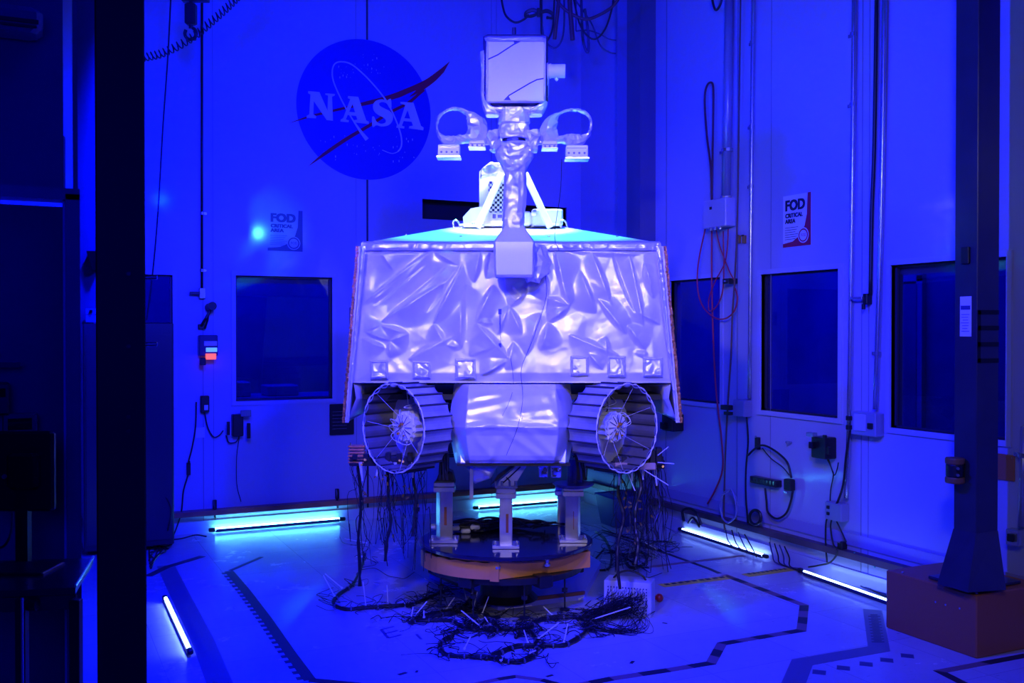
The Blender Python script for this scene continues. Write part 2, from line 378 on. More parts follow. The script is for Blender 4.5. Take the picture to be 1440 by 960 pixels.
# ------------------------------------------------------------------ far left: partition with door
PY = 3.92; PX = D(104, 400, 3.62).x
def PWp(u, v, off=0.0):
    r = ray(u, v); return CAM + r*((PY-off)/r.y)
pzt = PWp(50, 272).z
xe = PWp(90, 400).x; xj = PWp(104, 400).x
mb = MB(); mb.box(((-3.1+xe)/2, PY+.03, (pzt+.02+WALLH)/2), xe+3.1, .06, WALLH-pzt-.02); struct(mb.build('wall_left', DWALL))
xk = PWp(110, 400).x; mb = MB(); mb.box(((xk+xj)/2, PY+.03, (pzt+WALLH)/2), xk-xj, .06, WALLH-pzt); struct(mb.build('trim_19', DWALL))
dr = sempty('door_1', ((-1.2+xe)/2, PY, 0))
mb = MB(); xa = PWp(92, 400).x; xb = PWp(112, 400).x
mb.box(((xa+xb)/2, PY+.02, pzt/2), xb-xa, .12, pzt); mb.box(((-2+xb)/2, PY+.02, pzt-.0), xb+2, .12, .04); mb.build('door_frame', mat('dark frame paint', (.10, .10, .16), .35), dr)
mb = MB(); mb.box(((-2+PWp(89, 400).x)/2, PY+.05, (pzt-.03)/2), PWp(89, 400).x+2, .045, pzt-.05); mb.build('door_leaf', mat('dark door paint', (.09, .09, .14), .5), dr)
mb = MB(); mb.box(((PWp(89, 400).x+PWp(93, 400).x)/2, PY+.03, 1.3), .010, .03, 2.2); mb.build('edge_strip', WHITE, dr)
mb = MB(); p = PWp(6, 513, .05); mb.box(p, .10, .02, .018); mb.box(p+Vector((-.03, .03, 0)), .02, .06, .018); mb.build('door_handle', BLKP, dr)
# wall air unit upper left
p0 = PWp(-30, 17, .0); p1 = PWp(60, 62, .0)
t = thing('air_unit', 'pale rounded air conditioning unit high on the left partition', 'air conditioner', ((p0.x+p1.x)/2, PY-.1, p1.z))
mb = MB(); mb.box(((p0.x+p1.x)/2, PY-.08, (p0.z+p1.z)/2), p1.x-p0.x, .155, p0.z-p1.z, bev=.02); mb.build('casing', mat('grey blue casing', (.12, .12, .2), .3), t)
mb = MB(); mb.box(((p0.x+p1.x)/2, PY-.162, p1.z+.03), (p1.x-p0.x)*.86, .012, .012); mb.box(((p0.x+p1.x)/2, PY-.162, p1.z+.012), (p1.x-p0.x)*.8, .012, .006); mb.build('air_outlet', BLKP, t)
# return panel between partition and near column, darkened in place of unlit shade
a = D(111, 400, 4.3); b = D(150, 400, 4.3)
mb = MB(); mb.box(((a.x+b.x)/2+.03, a.y, 2.6+BW(130, 454).z*.0), b.x-a.x+.0, .05, 5.2-.0); 
RP = mb
rp = MB(); zc = D(120, 455, 4.3).z; rp.box(((a.x+b.x)/2, (a.y+b.y)/2, (zc+WALLH)/2), (b-a).length, .04, WALLH-zc, RT, FH, UPZ); struct(rp.build('trim_20', mat('shade toned return paint', (.22, .22, .3), .45)))
mb = MB(); s0 = D(128, 366, 4.25); mb.prism([s0+RT*-.02+UPZ*.04, s0+RT*.02+UPZ*.04, s0+RT*.02-UPZ*.04, s0+RT*.005-UPZ*.04], FH*.03)
tag(mb.build('wall_bracket', BLKP), 'small black bracket on dark panel left of near column', 'bracket')
mb = MB(); s0 = D(129, 442, 4.26); mb.box(s0+UPZ*.013, .045, .012, .025, RT, FH, UPZ); mb.box(s0-UPZ*.018, .045, .012, .03, RT, FH, UPZ)
t = tag(mb.build('switch_plate', WHITE), 'small white switch plate beside near black column', 'switch')
mb = MB(); mb.box(s0+UPZ*.013-FH*.008, .012, .006, .012, RT, FH, UPZ); mb.build('toggle', BLKP, t)

# near black steel column
cx, cyy = C(-1.085, 2.8, 0).x, C(-1.085, 2.8, 0).y
t = thing('steel_column', 'near black steel column standing in the left foreground', 'column', (cx, cyy, 0))
cf = (ray(170, 465)*Vector((1, 1, 0))).normalized(); crt = Vector((cf.y, -cf.x, 0)); cdist = 3.0
cc0 = CAM*Vector((0, 0, 0))+cf*cdist; NEARP = mat('near black paint', (.006, .006, .008), .6)
t.location = (cc0.x, cc0.y, 0); ROOTS[t.name] = Matrix.Translation(Vector((cc0.x, cc0.y, 0)))
mb = MB(); mb.box(cc0+UPZ*WALLH/2, .127, .127, WALLH, crt, cf, UPZ, bev=.004); mb.build('shaft', NEARP, t)
mb = MB(); mb.box(cc0+UPZ*.011, .3, .3, .022, crt, cf, UPZ, bev=.003); mb.build('base_plate', NEARP, t)
for (u, v) in ((181, 385), (181, 487), (181, 586), (181, 606)):
    mb = MB(); r_ = ray(u, v); p = CAM+r_*((cdist-.064)/(r_*Vector((1, 1, 0))).dot(cf)); mb.cyl(p+cf*.002, p-cf*.006, .006, n=8); mb.build('bolt', BLKP, t)
for v in (388, 482):
    mb = MB()
    for dv in (0, 4): mb.cyl(D(203, v+dv, 2.8), D(221, v+dv, 2.8), .0022, n=6)
    mb.cyl(D(221, v, 2.8), D(221, v+4, 2.8), .0022, n=6); mb.build('hook', STEEL, t)

# rack / control cabinet against back wall, left
d = 8.05
a = D(110, 454, d); b = D(236, 454, d)
t = thing('equipment_cabinet', 'tall dark equipment cabinet against back wall behind near column', 'cabinet', ((a.x+b.x)/2, (a.y+b.y)/2, 0), -YAW)
zc = a.z; xm = (110+236)/2
mb = MB(); X0 = min(a.x, b.x); bx0 = BW(112, 500).x; bx1 = b.x
mb.box(((bx0+bx1)/2, YB-.30, zc/2+.02), bx1-bx0, .56, zc-.04, bev=.008); mb.build('casing', mat('cabinet paint', (.018, .018, .03), .35, var=.1), t)
mb = MB(); mb.box(((bx0+bx1)/2, YB-.588, zc/2), (bx1-bx0)*.94, .012, zc*.9); mb.build('door', mat('cabinet door paint', (.025, .025, .045), .3), t)
mb = MB(); 
for k in range(9):
    pa = D(208, 578+k*4.3, d-.3); pts = [pa+RT*random.uniform(0, .08)+UPZ*random.uniform(-.03, .03) for _ in range(5)]; mb.tube(pts, .0025, 5, 5)
mb.build('loose_wire', WHITEC, t)
mb = MB(); p = D(213, 643, d-.32); mb.box(p, .05, .05, .06, RT, FH, UPZ, bev=.004); mb.build('plug_block', BLKP, t)
mb = MB(); mb.box(D(214, 700, d-.3), .09, .08, .32, RT, FH, UPZ, bev=.006); mb.box(D(214, 676, d-.3), .1, .085, .012, RT, FH, UPZ); mb.build('power_unit', BLKP, t)
mb = MB(); mb.tube([D(214, 655, d-.35), D(224, 672, d-.36), D(228, 690, d-.36), D(237, 706, d-.36), D(241, 720, d-.36), D(236, 745, d-.36), FL(230, 765)+UPZ*.01], .006); mb.build('power_cord', CABLE, t)

# monitor and box on wall at far left
p = D(38, 662, 3.3)
t = thing('monitor', 'black flat monitor seen from behind above the table', 'monitor', p-UPZ*.14)
mb = MB(); mb.box(D(33, 662, 3.3), .21, .03, .265, RT, FH, UPZ, bev=.008); mb.build('housing', BLKP, t)
mb = MB(); mb.box(D(33, 662, 3.27), .10, .04, .12, RT, FH, UPZ, bev=.01); mb.cyl(D(6, 670, 3.22), D(6, 670, 3.25), .008); mb.build('back_cover', BLKG, t)
mb = MB(); mb.box(D(33, 740, 3.3), .04, .03, .3, RT, FH, UPZ); mb.box(D(33, 800, 3.2), .2, .16, .015, RT, FH, UPZ, bev=.004); mb.build('stand', BLKP, t)
mb = MB(); mb.tube([D(18, 720, 3.2), D(15, 750, 3.18), D(5, 768, 3.18), D(-10, 770, 3.2)], .004); mb.build('cord', CABLE, t)
t = thing('control_box', 'small grey box with dark screen on left partition', 'control box', PWp(28, 610))
mb = MB(); mb.box(PWp(28, 596, .03), .11, .06, .075, bev=.005); mb.build('casing', mat('dim grey casing', (.05, .05, .08), .4), t)
mb = MB(); mb.box(PWp(28, 596, .063), .075, .006, .04); mb.build('screen', BLKG, t)
t = thing('wall_phone', 'black wall box at the left edge over the monitor', 'wall box', PWp(0, 580))
mb = MB(); mb.box(PWp(-4, 560, .04), .075, .08, .11, bev=.006); mb.build('casing', BLKP, t)
mb = MB(); mb.box(PWp(-4, 552, .083), .05, .008, .03); mb.build('cradle', BLKG, t)
# table lower left
zt = .93
A_, B_, C_, D_ = FL(-60, 790, zt), FL(131, 784, zt), FL(106, 826, zt), FL(-90, 834, zt)
t = thing('side_table', 'dark metal table with bright edged end in lower left corner', 'table', ((A_+C_)/2)-UPZ*zt)
mb = MB(); mb.prism([A_, B_, C_, D_], UPZ*-.02)
mb.prism([D_-UPZ*.022, C_-UPZ*.022, C_-UPZ*.07+FH*.02, D_-UPZ*.07+FH*.02][::-1], FH*.01); mb.build('tabletop', mat('dull table metal', (.03, .03, .05), .25, .3), t)
mb = MB(); mb.tube([B_+UPZ*.004, C_+UPZ*.004], .0045, 6, 1); mb.build('edge_rail', STEEL, t)
q = (C_-B_)
for (pp) in (FL(26, 833, zt)+FH*.02, FL(96, 838, zt)+FH*.05, FL(-40, 800, zt)):
    mb = MB(); mb.box(Vector((pp.x, pp.y, (zt-.022)/2)), .03, .03, zt-.022, RT, FH, UPZ, bev=.003); mb.build('leg', BLACK, t)
mb = MB(); pk = D(38, 850, 2.95); mb.cyl(pk, pk+RT*.03, .018, n=10); mb.build('knob', BLKP, t)
mb = MB(); pa = D(31, 840, 2.82); mb.cyl(pa, Vector((pa.x, pa.y, .02)), .004, n=6); mb.build('bright_rod', STEEL, t)

# ------------------------------------------------------------------ right column on brown box
bx = (4.40, 3.586)
t = thing('steel_column', 'slate blue steel column rising from brown box on the right', 'column', (4.615, 3.77, 0))
mb = MB(); mb.box((4.615, 3.77, .33+(WALLH-.33)/2), .17, .145, WALLH-.33, bev=.004)
mb.build('shaft', [COLP], t)
mb = MB(); z0 = .335; z1 = .62
cxx, cy2, hw, hd = 4.615, 3.77, .085, .0725
g0, g1, g2 = FL(1361, 833, .352), FL(1318, 820, .352), FL(1415, 829, .352); g3 = g1+(g2-g0)
mb.hexa([g0, g2, g3, g1, Vector((cxx-hw, cy2-hd, z1)), Vector((cxx+hw, cy2-hd, z1)), Vector((cxx+hw, cy2+hd, z1)), Vector((cxx-hw, cy2+hd, z1))])
mb.build('gusset', COLP, t)
mb = MB(); mb.box((4.63, 3.79, .342), .36, .3, .016, bev=.002); mb.build('base_plate', COLP, t)
mb = MB(); ex = Vector((1, 0, 0)); fy = cy2-hd-.001
def CF(u, v):   # front face of the right column
    r = ray(u, v); return CAM + r*((fy)/r.y)
def CL(u, v):   # left face of the right column
    r = ray(u, v); return CAM + r*((cxx-hw-.001)/r.x)
e0 = CF(1374.5, 436); e1 = CF(1404, 509)
zs = [e0.z-.012, e0.z-.088, e0.z-.18, e1.z+.012]
W = e1.x-e0.x
mb.box((e0.x+.012, fy-.001, (e0.z+e1.z)/2), .024, .003, e0.z-e1.z)
for z_ in (CF(1390, 439).z, CF(1390, 461).z, CF(1390, 484).z, CF(1390, 507).z): mb.box((e0.x+W/2, fy-.001, z_), W, .003, .024)
mb.build('painted_letter', mat('matt black letter', (.002, .002, .003), .7), t)
mb = MB(); a = CL(1350.5, 417); b = CL(1366, 473); mb.box((cxx-hw-.002, (a.y+b.y)/2, (a.z+b.z)/2), .003, abs(a.y-b.y), a.z-b.z); sg = mb.build('notice', WHITE, t)
mb = MB(); mb.box((cxx-hw-.004, (a.y+b.y)/2, a.z-(a.z-b.z)*.28), .002, abs(a.y-b.y)*.85, .022)
for k in range(7): mb.box((cxx-hw-.004, (a.y+b.y)/2+.004*(k % 2), a.z-(a.z-b.z)*(.45+.07*k)), .002, abs(a.y-b.y)*(.7-.12*(k % 3)), .003)
mb.build('notice_print', INK2, sg)
mb = MB(); p = CL(1359, 359); mb.box(p-Vector((.008, 0, 0)), .016, .05, .09, bev=.003); mb.build('small_fitting', BLKP, t)
# brown box
mb = MB(); mb.box((4.66, 3.89, .165), .52, .608, .33, bev=.006)
t = thing('column_base_box', 'brown plywood box boxing in the foot of right column', 'box', (4.66, 3.89, 0)); mb.build('casing', BROWN, t)
mb = MB()
for (px_, pz_) in ((1316, 846), (1330, 850), (1350, 855)):
    r = ray(px_, pz_); p = CAM+r*(4.4/r.x); mb.cyl(p, p-Vector((.003, 0, 0)), .006, n=8)
for (x_, y_) in ((4.43, 3.61), (4.43, 4.1), (4.85, 3.61)): mb.cyl((x_, y_, .33), (x_, y_, .337), .008, n=8)
mb.build('screw', STEEL, t)
# belt barrier head strapped on the right column
bc = D(1352, 660, 5.18)
t = thing('belt_barrier', 'amber and black retractable belt unit strapped to slate column', 'belt barrier', bc-UPZ*.08)
bl = CL(1350, 660); bc = Vector((cxx-hw-.052, bl.y-.01, bl.z))
for nm, m_, z0_, z1_, r_ in (('upper_cap', ORANGE, .035, .068, .05), ('lower_cap', ORANGE, -.068, -.035, .05), ('belt_band', BLKP, -.035, .035, .046)):
    mb = MB(); mb.lathe(bc, UPZ, [(0, z0_), (r_*.93, z0_), (r_, z0_+.006), (r_, z1_-.006), (r_*.93, z1_), (0, z1_)], 24); mb.build(nm, mat('dull amber plastic', (.22, .10, .03), .4) if m_ is ORANGE else m_, t)
mb = MB(); 
for z_ in (.018, -.018): mb.cyl(bc+Vector((-.03, -.04, z_)), bc+Vector((-.04, -.055, z_)), .008, n=10)
mb.build('clip', STEEL, t)

# ------------------------------------------------------------------ emblem on back wall
off = Vector((0, -1, 0))
ct = BW(512, 154); top = BW(512, 55.5); rad = top.z-BW(512, 154).z; rad = (BW(512, 55.5).z-BW(512, 252.5).z)/2; ct.z = (BW(512, 55.5).z+BW(512, 252.5).z)/2
ct.x = (BW(416.5, 154).x+BW(605.5, 154).x)/2; radx = (BW(605.5, 154).x-BW(416.5, 154).x)/2
t = thing('wall_emblem', 'round blue space agency emblem with white letters painted on back wall', 'emblem', ct-UPZ*rad)
mb = MB(); N = 96; mb.prism([Vector((ct.x+radx*math.cos(2*math.pi*k/N), YB-.0005, ct.z+rad*math.sin(2*math.pi*k/N))) for k in range(N)], off*.003); mb.build('disc', EMBL, t)
cr = lambda o: (lambda a, b: BW(360+a*.3125, b*.3125, o))
def emb(nm, loops, m_, o):
    shape2d(loops, cr(o), off*.002).build(nm, m_, t)
def bez(pts, sub=8, closed=True):
    return [(p.x, p.y) for p in spline([Vector((a, b, 0)) for a, b in pts], sub, closed)]
up = [(145, 555), (250, 517), (370, 487), (480, 460), (600, 427), (690, 392), (760, 360), (820, 318), (872, 276)]
lo = [(845, 325), (800, 370), (740, 412), (690, 436), (720, 408), (690, 418), (640, 440), (560, 460), (470, 478), (380, 496), (260, 524)]
emb('red_wing', [bez(up, 6, False)+bez(lo, 4, False)], EMBR, .006)
up2 = [(232, 750), (300, 690), (400, 620), (500, 562), (600, 500), (680, 458), (745, 405), (760, 408)]
lo2 = [(740, 425), (690, 468), (600, 515), (510, 573), (410, 633), (310, 700)]
emb('lower_red_wing', [bez(up2, 6, False)+bez(lo2, 6, False)], EMBR, .0062)
# orbit ring (broken ellipse)
orb = [(500, 628), (470, 590), (430, 530), (385, 450), (350, 370), (343, 320), (355, 287), (385, 278), (430, 290), (490, 340), (545, 400), (590, 460), (625, 530), (650, 600), (655, 650), (640, 680), (610, 690), (568, 675)]
ps = spline([Vector((a, b, 0)) for a, b in orb], 8)
L1 = []; L2 = []
for i, p in enumerate(ps):
    tt = (ps[min(i+1, len(ps)-1)]-ps[max(i-1, 0)]).normalized(); nn = Vector((-tt.y, tt.x, 0)); s_ = i/len(ps)
    w_ = 9*(1-s_*6) if s_ < .12 else 3.0
    w_ = max(w_, 2.2); 
    if s_ > .88: w_ = 1.4
    L1.append(((p+nn*w_).x, (p+nn*w_).y)); L2.append(((p-nn*w_).x, (p-nn*w_).y))
emb('orbit', [L1+L2[::-1]], EMBW, .0088)
Nn = [(235, 410), (285, 414), (322, 498), (324, 430), (312, 426), (312, 420), (355, 423), (354, 430), (342, 435), (346, 543), (318, 540), (260, 455), (258, 515), (270, 522), (270, 532), (228, 530), (228, 521), (240, 514), (245, 425), (234, 419)]
A1 = [(414, 432), (460, 436), (496, 542), (508, 548), (506, 558), (438, 550), (439, 541), (456, 538), (451, 522), (412, 517), (404, 537), (418, 542), (416, 550), (380, 547), (381, 538), (392, 532), (424, 446), (413, 441)]; A1h = [(434, 468), (419, 503), (446, 506)]
S1 = bez([(607, 447), (609, 485), (600, 485), (588, 466), (570, 459), (555, 464), (557, 476), (578, 488), (603, 501), (616, 522), (612, 547), (594, 564), (565, 569), (543, 563), (531, 570), (524, 570), (522, 528), (532, 526), (541, 546), (561, 557), (580, 553), (584, 541), (572, 528), (544, 513), (529, 495), (527, 471), (541, 453), (566, 447), (588, 452), (598, 447)], 3)
A2 = [(650, 458), (708, 462), (742, 566), (754, 574), (752, 586), (688, 577), (690, 568), (706, 565), (700, 548), (664, 544), (656, 565), (668, 570), (666, 578), (632, 574), (633, 565), (644, 560), (672, 472), (650, 466)]; A2h = [(682, 495), (667, 532), (694, 534)]
for lps in ([Nn], [A1, A1h], [S1], [A2, A2h]): emb('letter', lps, EMBW, .0112)
mb = MB(); random.seed(3)
for k in range(64):
    reg = random.choice([(430, 240, 580, 330), (250, 600, 420, 720), (600, 600, 740, 730), (360, 300, 440, 350), (400, 650, 560, 700)])
    x_ = random.uniform(reg[0], reg[2]); y_ = random.uniform(reg[1], reg[3]); r_ = random.choice([1.2, 1.6, 2.2, 3.5])
    mb.prism([BW(360+(x_+a)*.3125, (y_+b)*.3125, .0035) for a, b in ((0, -r_*1.7), (r_*.5, 0), (0, r_*1.7), (-r_*.5, 0))], off*.001)
mb.build('stars', EMBW, t)

# ------------------------------------------------------------------ posters
def poster(lab, P, corner0, corner1, ex, nrm, inkm, redm, papm):
    a = P(*corner0); b = P(*corner1); W = (b-a).dot(ex); H = a.z-b.z; org = Vector((a.x, a.y, b.z))
    t = thing('poster', lab, 'poster', org)
    Q = lambda s, z, o=.004: org+ex*(s*W)+UPZ*(z*H)+nrm*o
    mb = MB(); mb.prism([Q(0, 0, .001), Q(1, 0, .001), Q(1, 1, .001), Q(0, 1, .001)], nrm*.003); mb.build('sheet', papm, t)
    sw = [Q(0, 0, .0045), Q(1, 0, .0045), Q(1, 1, .0045), Q(.88, 1, .0045), Q(.86, .6, .0045), Q(.78, .38, .0045), Q(.6, .2, .0045), Q(.35, .1, .0045), Q(0, .07, .0045)]
    mb = MB().prism(sw, nrm*.0008); mb.build('corner_swoosh', redm, t)
    text_mb('FOD', Q(.08, .71), ex, UPZ, .20*H, nrm*.002, fit=.70*W, heavy=.022*W).build('heading', inkm, t)
    text_mb('CRITICAL', Q(.09, .57), ex, UPZ, .08*H, nrm*.002, fit=.62*W, heavy=.011*W).build('heading', inkm, t)
    text_mb('AREA', Q(.09, .46), ex, UPZ, .08*H, nrm*.002, fit=.36*W, heavy=.011*W).build('heading', inkm, t)
    mb = MB()
    for k in range(6): mb.prism([Q(.07, .38-.045*k), Q(.55-.05*(k % 3), .38-.045*k), Q(.55-.05*(k % 3), .37-.045*k), Q(.07, .37-.045*k)], nrm*.0008)
    mb.build('small_print', inkm, t)
    c0 = Q(.74, .2, .0058); mb = MB(); mb.prism([c0+ex*(.19*W*math.cos(k*math.pi/12))+UPZ*(.19*W*math.sin(k*math.pi/12)) for k in range(24)], nrm*.0008); mb.build('seal', papm, t)
    mb = MB(); n_ = 24
    for k in range(n_):
        a0 = 2*math.pi*k/n_; a1 = 2*math.pi*(k+1)/n_
        mb.face([c0+nrm*.0015+ex*(r_*W*math.cos(a_))+UPZ*(r_*W*math.sin(a_)) for r_, a_ in ((.13, a0), (.165, a0), (.165, a1), (.13, a1))])
    mb.build('seal_ring', redm, t)
    text_mb('FOD', c0-ex*.085*W-UPZ*.03*W, ex, UPZ, .075*W, nrm*.0015, .9, .01).build('seal_text', redm, t)
poster('pale foreign object warning poster on back wall above the window', lambda u, v: BW(u, v), (376, 294), (425.5, 354), Vector((1, 0, 0)), Vector((0, -1, 0)), INK2, INK2, WALL)
poster('red cornered foreign object warning poster on right wall', lambda u, v: RW(u, v), (1102, 276.5), (1141, 344), Vector((0, -1, 0)), Vector((-1, 0, 0)), INK, REDI, PAPER)

# ------------------------------------------------------------------ lamp tubes
def lamp(lab, a, b, r, m_, group=None, back=None):
    a = Vector(a); b = Vector(b); ax = (b-a).normalized(); t = thing('tube_lamp', lab, 'lamp', Vector(((a.x+b.x)/2, (a.y+b.y)/2, 0)))
    mb = MB(); mb.cyl(a, b, r, n=16); mb.build('tube', m_, t)
    side = back; mb = MB(); L_ = (b-a).length; m = (a+b)/2
    mb.box(m-UPZ*(r+.008), L_, r*2.4, .012, ax, side, UPZ, bev=.003); mb.box(m-side*(r+.005)-UPZ*(r*.55), L_, .004, r*1.5, ax, side, UPZ); mb.build('housing', mat('lamp housing', (.02, .02, .08), .3), t)
    for p, s_ in ((a, -1), (b, 1)):
        mb = MB(); mb.box(p+ax*s_*.028-UPZ*.004, .055, r*3, r*2.6, ax, side, UPZ, bev=.006); mb.build('end_cap', BLKP, t)
    return t
BK = Vector((0, 1, 0)); RK = Vector((1, 0, 0))
def fr(u, v, r): return FL(u, v, r+.018)
def fb(u, v): p = BW(u, v, .075); p.z = .034; return p
def frr(u, v): p = RW(u, v, .07); p.z = .034; return p
lamp('long cyan tube lamp on floor at left along back wall', fb(303, 751), fb(477, 735.5), .012, TUBEC, back=BK)
lamp('cyan tube lamp on floor behind the turntable', fb(673, 719.5), fb(790, 711), .012, TUBEC, back=BK)
lamp('blue white tube lamp by right wall, farther of the pair', fr(960, 744, .015), fr(1073, 780, .015), .0105, TUBEB, back=RK)
lamp('blue white tube lamp by right wall, running to brown box', fr(1131, 803.5, .015), fr(1296, 861, .015), .0105, TUBEB, back=RK)
a = fr(233, 841, .015); b = fr(266, 912, .015); sd = (b-a).cross(UPZ).normalized()
lamp('short blue white tube lamp lying on left floor beside grey tape', a, b, .0105, TUBEB, back=(-sd if sd.dot(RT) > 0 else sd))

# ------------------------------------------------------------------ floor tapes
def tape(lab, px, wd, mats, stripes=0.0, teeth=0, z=.0012, name='floor_tape', closed=False, text=None):
    P = [FL(u, v) for u, v in px]; mb = MB(); n = len(P); L = []; R = []
    for i, p in enumerate(P):
        d0 = (P[i]-P[i-1]).normalized() if i > 0 else (P[1]-P[0]).normalized(); d1 = (P[i+1]-P[i]).normalized() if i < n-1 else d0
        t_ = (d0+d1).normalized(); nn = Vector((-t_.y, t_.x, 0)); k = wd/2/max(.4, nn.dot(Vector((-d0.y, d0.x, 0))))
        L.append(p+nn*k); R.append(p-nn*k)
    acc = 0
    for i in range(n-1):
        ln = (P[i+1]-P[i]).length; m_ = max(1, int(ln/stripes)) if stripes else 1
        for k in range(m_):
            mb.m = (acc+k) % len(mats) if stripes else 0
            f0, f1 = k/m_, (k+1)/m_
            q = [L[i].lerp(L[i+1], f0), L[i].lerp(L[i+1], f1), R[i].lerp(R[i+1], f1), R[i].lerp(R[i+1], f0)]
            mb.prism([x+UPZ*.0002 for x in q], UPZ*z)
        acc += m_
        if teeth:
            mt = int(ln/teeth); dd = (P[i+1]-P[i]).normalized(); nn = Vector((-dd.y, dd.x, 0))
            for k in range(mt):
                c0 = P[i]+dd*(ln*(k+.5)/mt); s_ = -1 if nn.dot(RT) > 0 else 1
                e = nn*s_; mb.m = 0
                mb.prism([c0+e*wd*.45-dd*teeth*.25+UPZ*.0002, c0+e*wd*.95-dd*teeth*.25+UPZ*.0002, c0+e*wd*.95+dd*teeth*.25+UPZ*.0002, c0+e*wd*.45+dd*teeth*.25+UPZ*.0002], UPZ*z)
    return tag(mb.build(name, mats), lab, 'tape')
tape('brown and black striped floor tape zigzagging across right foreground', [(1018, 808), (1131, 851), (1127, 886), (1015, 905), (1000, 932), (940, 942), (860, 954), (800, 966)], .055, [DKB, DKT], .11)
tape('short dark floor tape bent at bottom centre of the floor', [(640, 968), (700, 955), (725, 951), (762, 956), (800, 966)], .04, [DKB, DKT], .2, z=.0016)
tape('yellow hazard floor tape right of the connector box', [(930, 823.5), (1030, 811)], .085, [YEL])
tape('yellow hazard floor tape ending at the right wall lamps', [(1048, 809), (1114, 800)], .085, [YEL])
for lab, (u0, v0), (u1, v1) in (('row of black dashes printed on yellow tape by connector box', (935, 821.5), (1022, 810.5)), ('row of black dashes printed on yellow tape by wall lamps', (1052, 806.5), (1108, 799))):
    mb = MB(); k_ = 9
    for k in range(k_):
        p = FL(u0+(u1-u0)*k/k_, v0+(v1-v0)*k/k_, .002); q = FL(u0+(u1-u0)*(k+.6)/k_, v0+(v1-v0)*(k+.6)/k_, .002); mb.box((p+q)/2, (q-p).length, .03, .001, (q-p).normalized(), UPZ.cross((q-p).normalized()), UPZ)
    tag(mb.build('tape_marking', DKT), lab, 'marking')
tape('wide grey printed floor tape angled in front of right lamp', [(1227, 857), (1236, 912), (1128, 931), (1112, 970)], .11, [GREYT])
mb = MB(); 
for k in range(20):
    f0 = k/20; p = FL(1229+6*f0, 864+40*f0, .003); mb.box(p, .07*(.6+.4*(k % 2)), .006, .0008, RT, FH, UPZ)
tag(mb.build('tape_marking', DKT), 'block of dark print on wide grey tape near right lamp', 'marking')
tape('dark striped floor tape running out below the brown box', [(1445, 921), (1322, 944), (1365, 966)], .05, [DKT, DKB], .3)
tape('toothed dark floor tape running down left floor area', [(322, 803), (345, 830), (375, 870), (408, 918), (436, 956)], .06, [mat('navy tape', (.02, .02, .05), .5)], teeth=.085)
tape('thin dark tape branching from top of toothed tape', [(324, 802), (368, 783)], .03, [MATS['navy tape']], z=.0018)
tape('wide grey floor tape beside the short left lamp', [(233, 795), (255, 840), (285, 900), (312, 968)], .12, [GREYT])
tape('dark frayed tape between left cabinet and wide grey tape', [(208, 810), (235, 797), (285, 782)], .06, [DKT], .2, z=.0018)
tape('thin dark floor line running right behind the turntable', [(847, 748), (940, 779), (996, 799), (1012, 806)], .035, [DKT])
tape('brown floor line crossing toward the right wall lamp', [(912, 797), (1046, 781)], .045, [DKB], z=.0018)
tape('dark floor tape crossing the bottom left corner of clear floor', [(436, 956), (500, 962), (600, 975)], .05, [DKT], z=.0018)
for (u, v) in ((1152, 945), (1186, 939), (1218, 933.5), (1247, 928), (1276, 922)):
    mb = MB(); p = FL(u, v); mb.prism([p+Vector((-.045, 0, .0002)), p+Vector((0, -.045, .0002)), p+Vector((.045, 0, .0002)), p+Vector((0, .045, .0002))], UPZ*.001)
    tag(mb.build('floor_stencil', mat('worn floor ink', (.05, .05, .16), .5)), 'worn dark diamond in the row stencilled on floor at lower right', 'marking', 'worn floor diamonds')
mb = MB(); o = FL(546, 897); e1 = (FL(536, 885)-o); e2 = (FL(562, 893)-o)*1.15
nrm1 = e1.normalized(); n2 = e2.normalized()
mb.box(o+e1/2+UPZ*.001, e1.length, .018, .001, nrm1, UPZ.cross(nrm1), UPZ)
for k in (0, .5, 1): mb.box(o+e1*k+e2/2+UPZ*.001, e2.length, .016, .001, n2, UPZ.cross(n2), UPZ)
mb.box(FL(589, 895)+UPZ*.001, .10, .016, .001, nrm1, UPZ.cross(nrm1), UPZ)
tag(mb.build('floor_stencil', INK2), 'dark letter stencil on floor left of the cable loops', 'marking')
random.seed(12)
for i, (u, v, s, a) in enumerate(((566, 947, .05, .3), (586, 944, .03, 1), (773, 950, .04, .2), (889, 931, .04, .7), (935, 876, .03, 2), (845, 895, .03, .1))):
    p = FL(u, v); mb = MB(); x = Vector((math.cos(a), math.sin(a), 0)); mb.box(p+UPZ*.0008, s, s*.45, .0012, x, UPZ.cross(x), UPZ)
    if i == 5: mb.box(p+x*.05+UPZ*.0008, s, s*.2, .0012, x, UPZ.cross(x), UPZ)
    tag(mb.build('tape_scrap', DKT), ['dark tape scrap low on the floor, leftmost of the scraps', 'tiny dark tape scrap right of leftmost scrap', 'dark tape scrap below the big cable loop', 'dark tape scrap right of and below connector box', 'dark tape scrap beside the connector box corner', 'dark tape scrap touching the end of cable loop'][i], 'tape scrap')

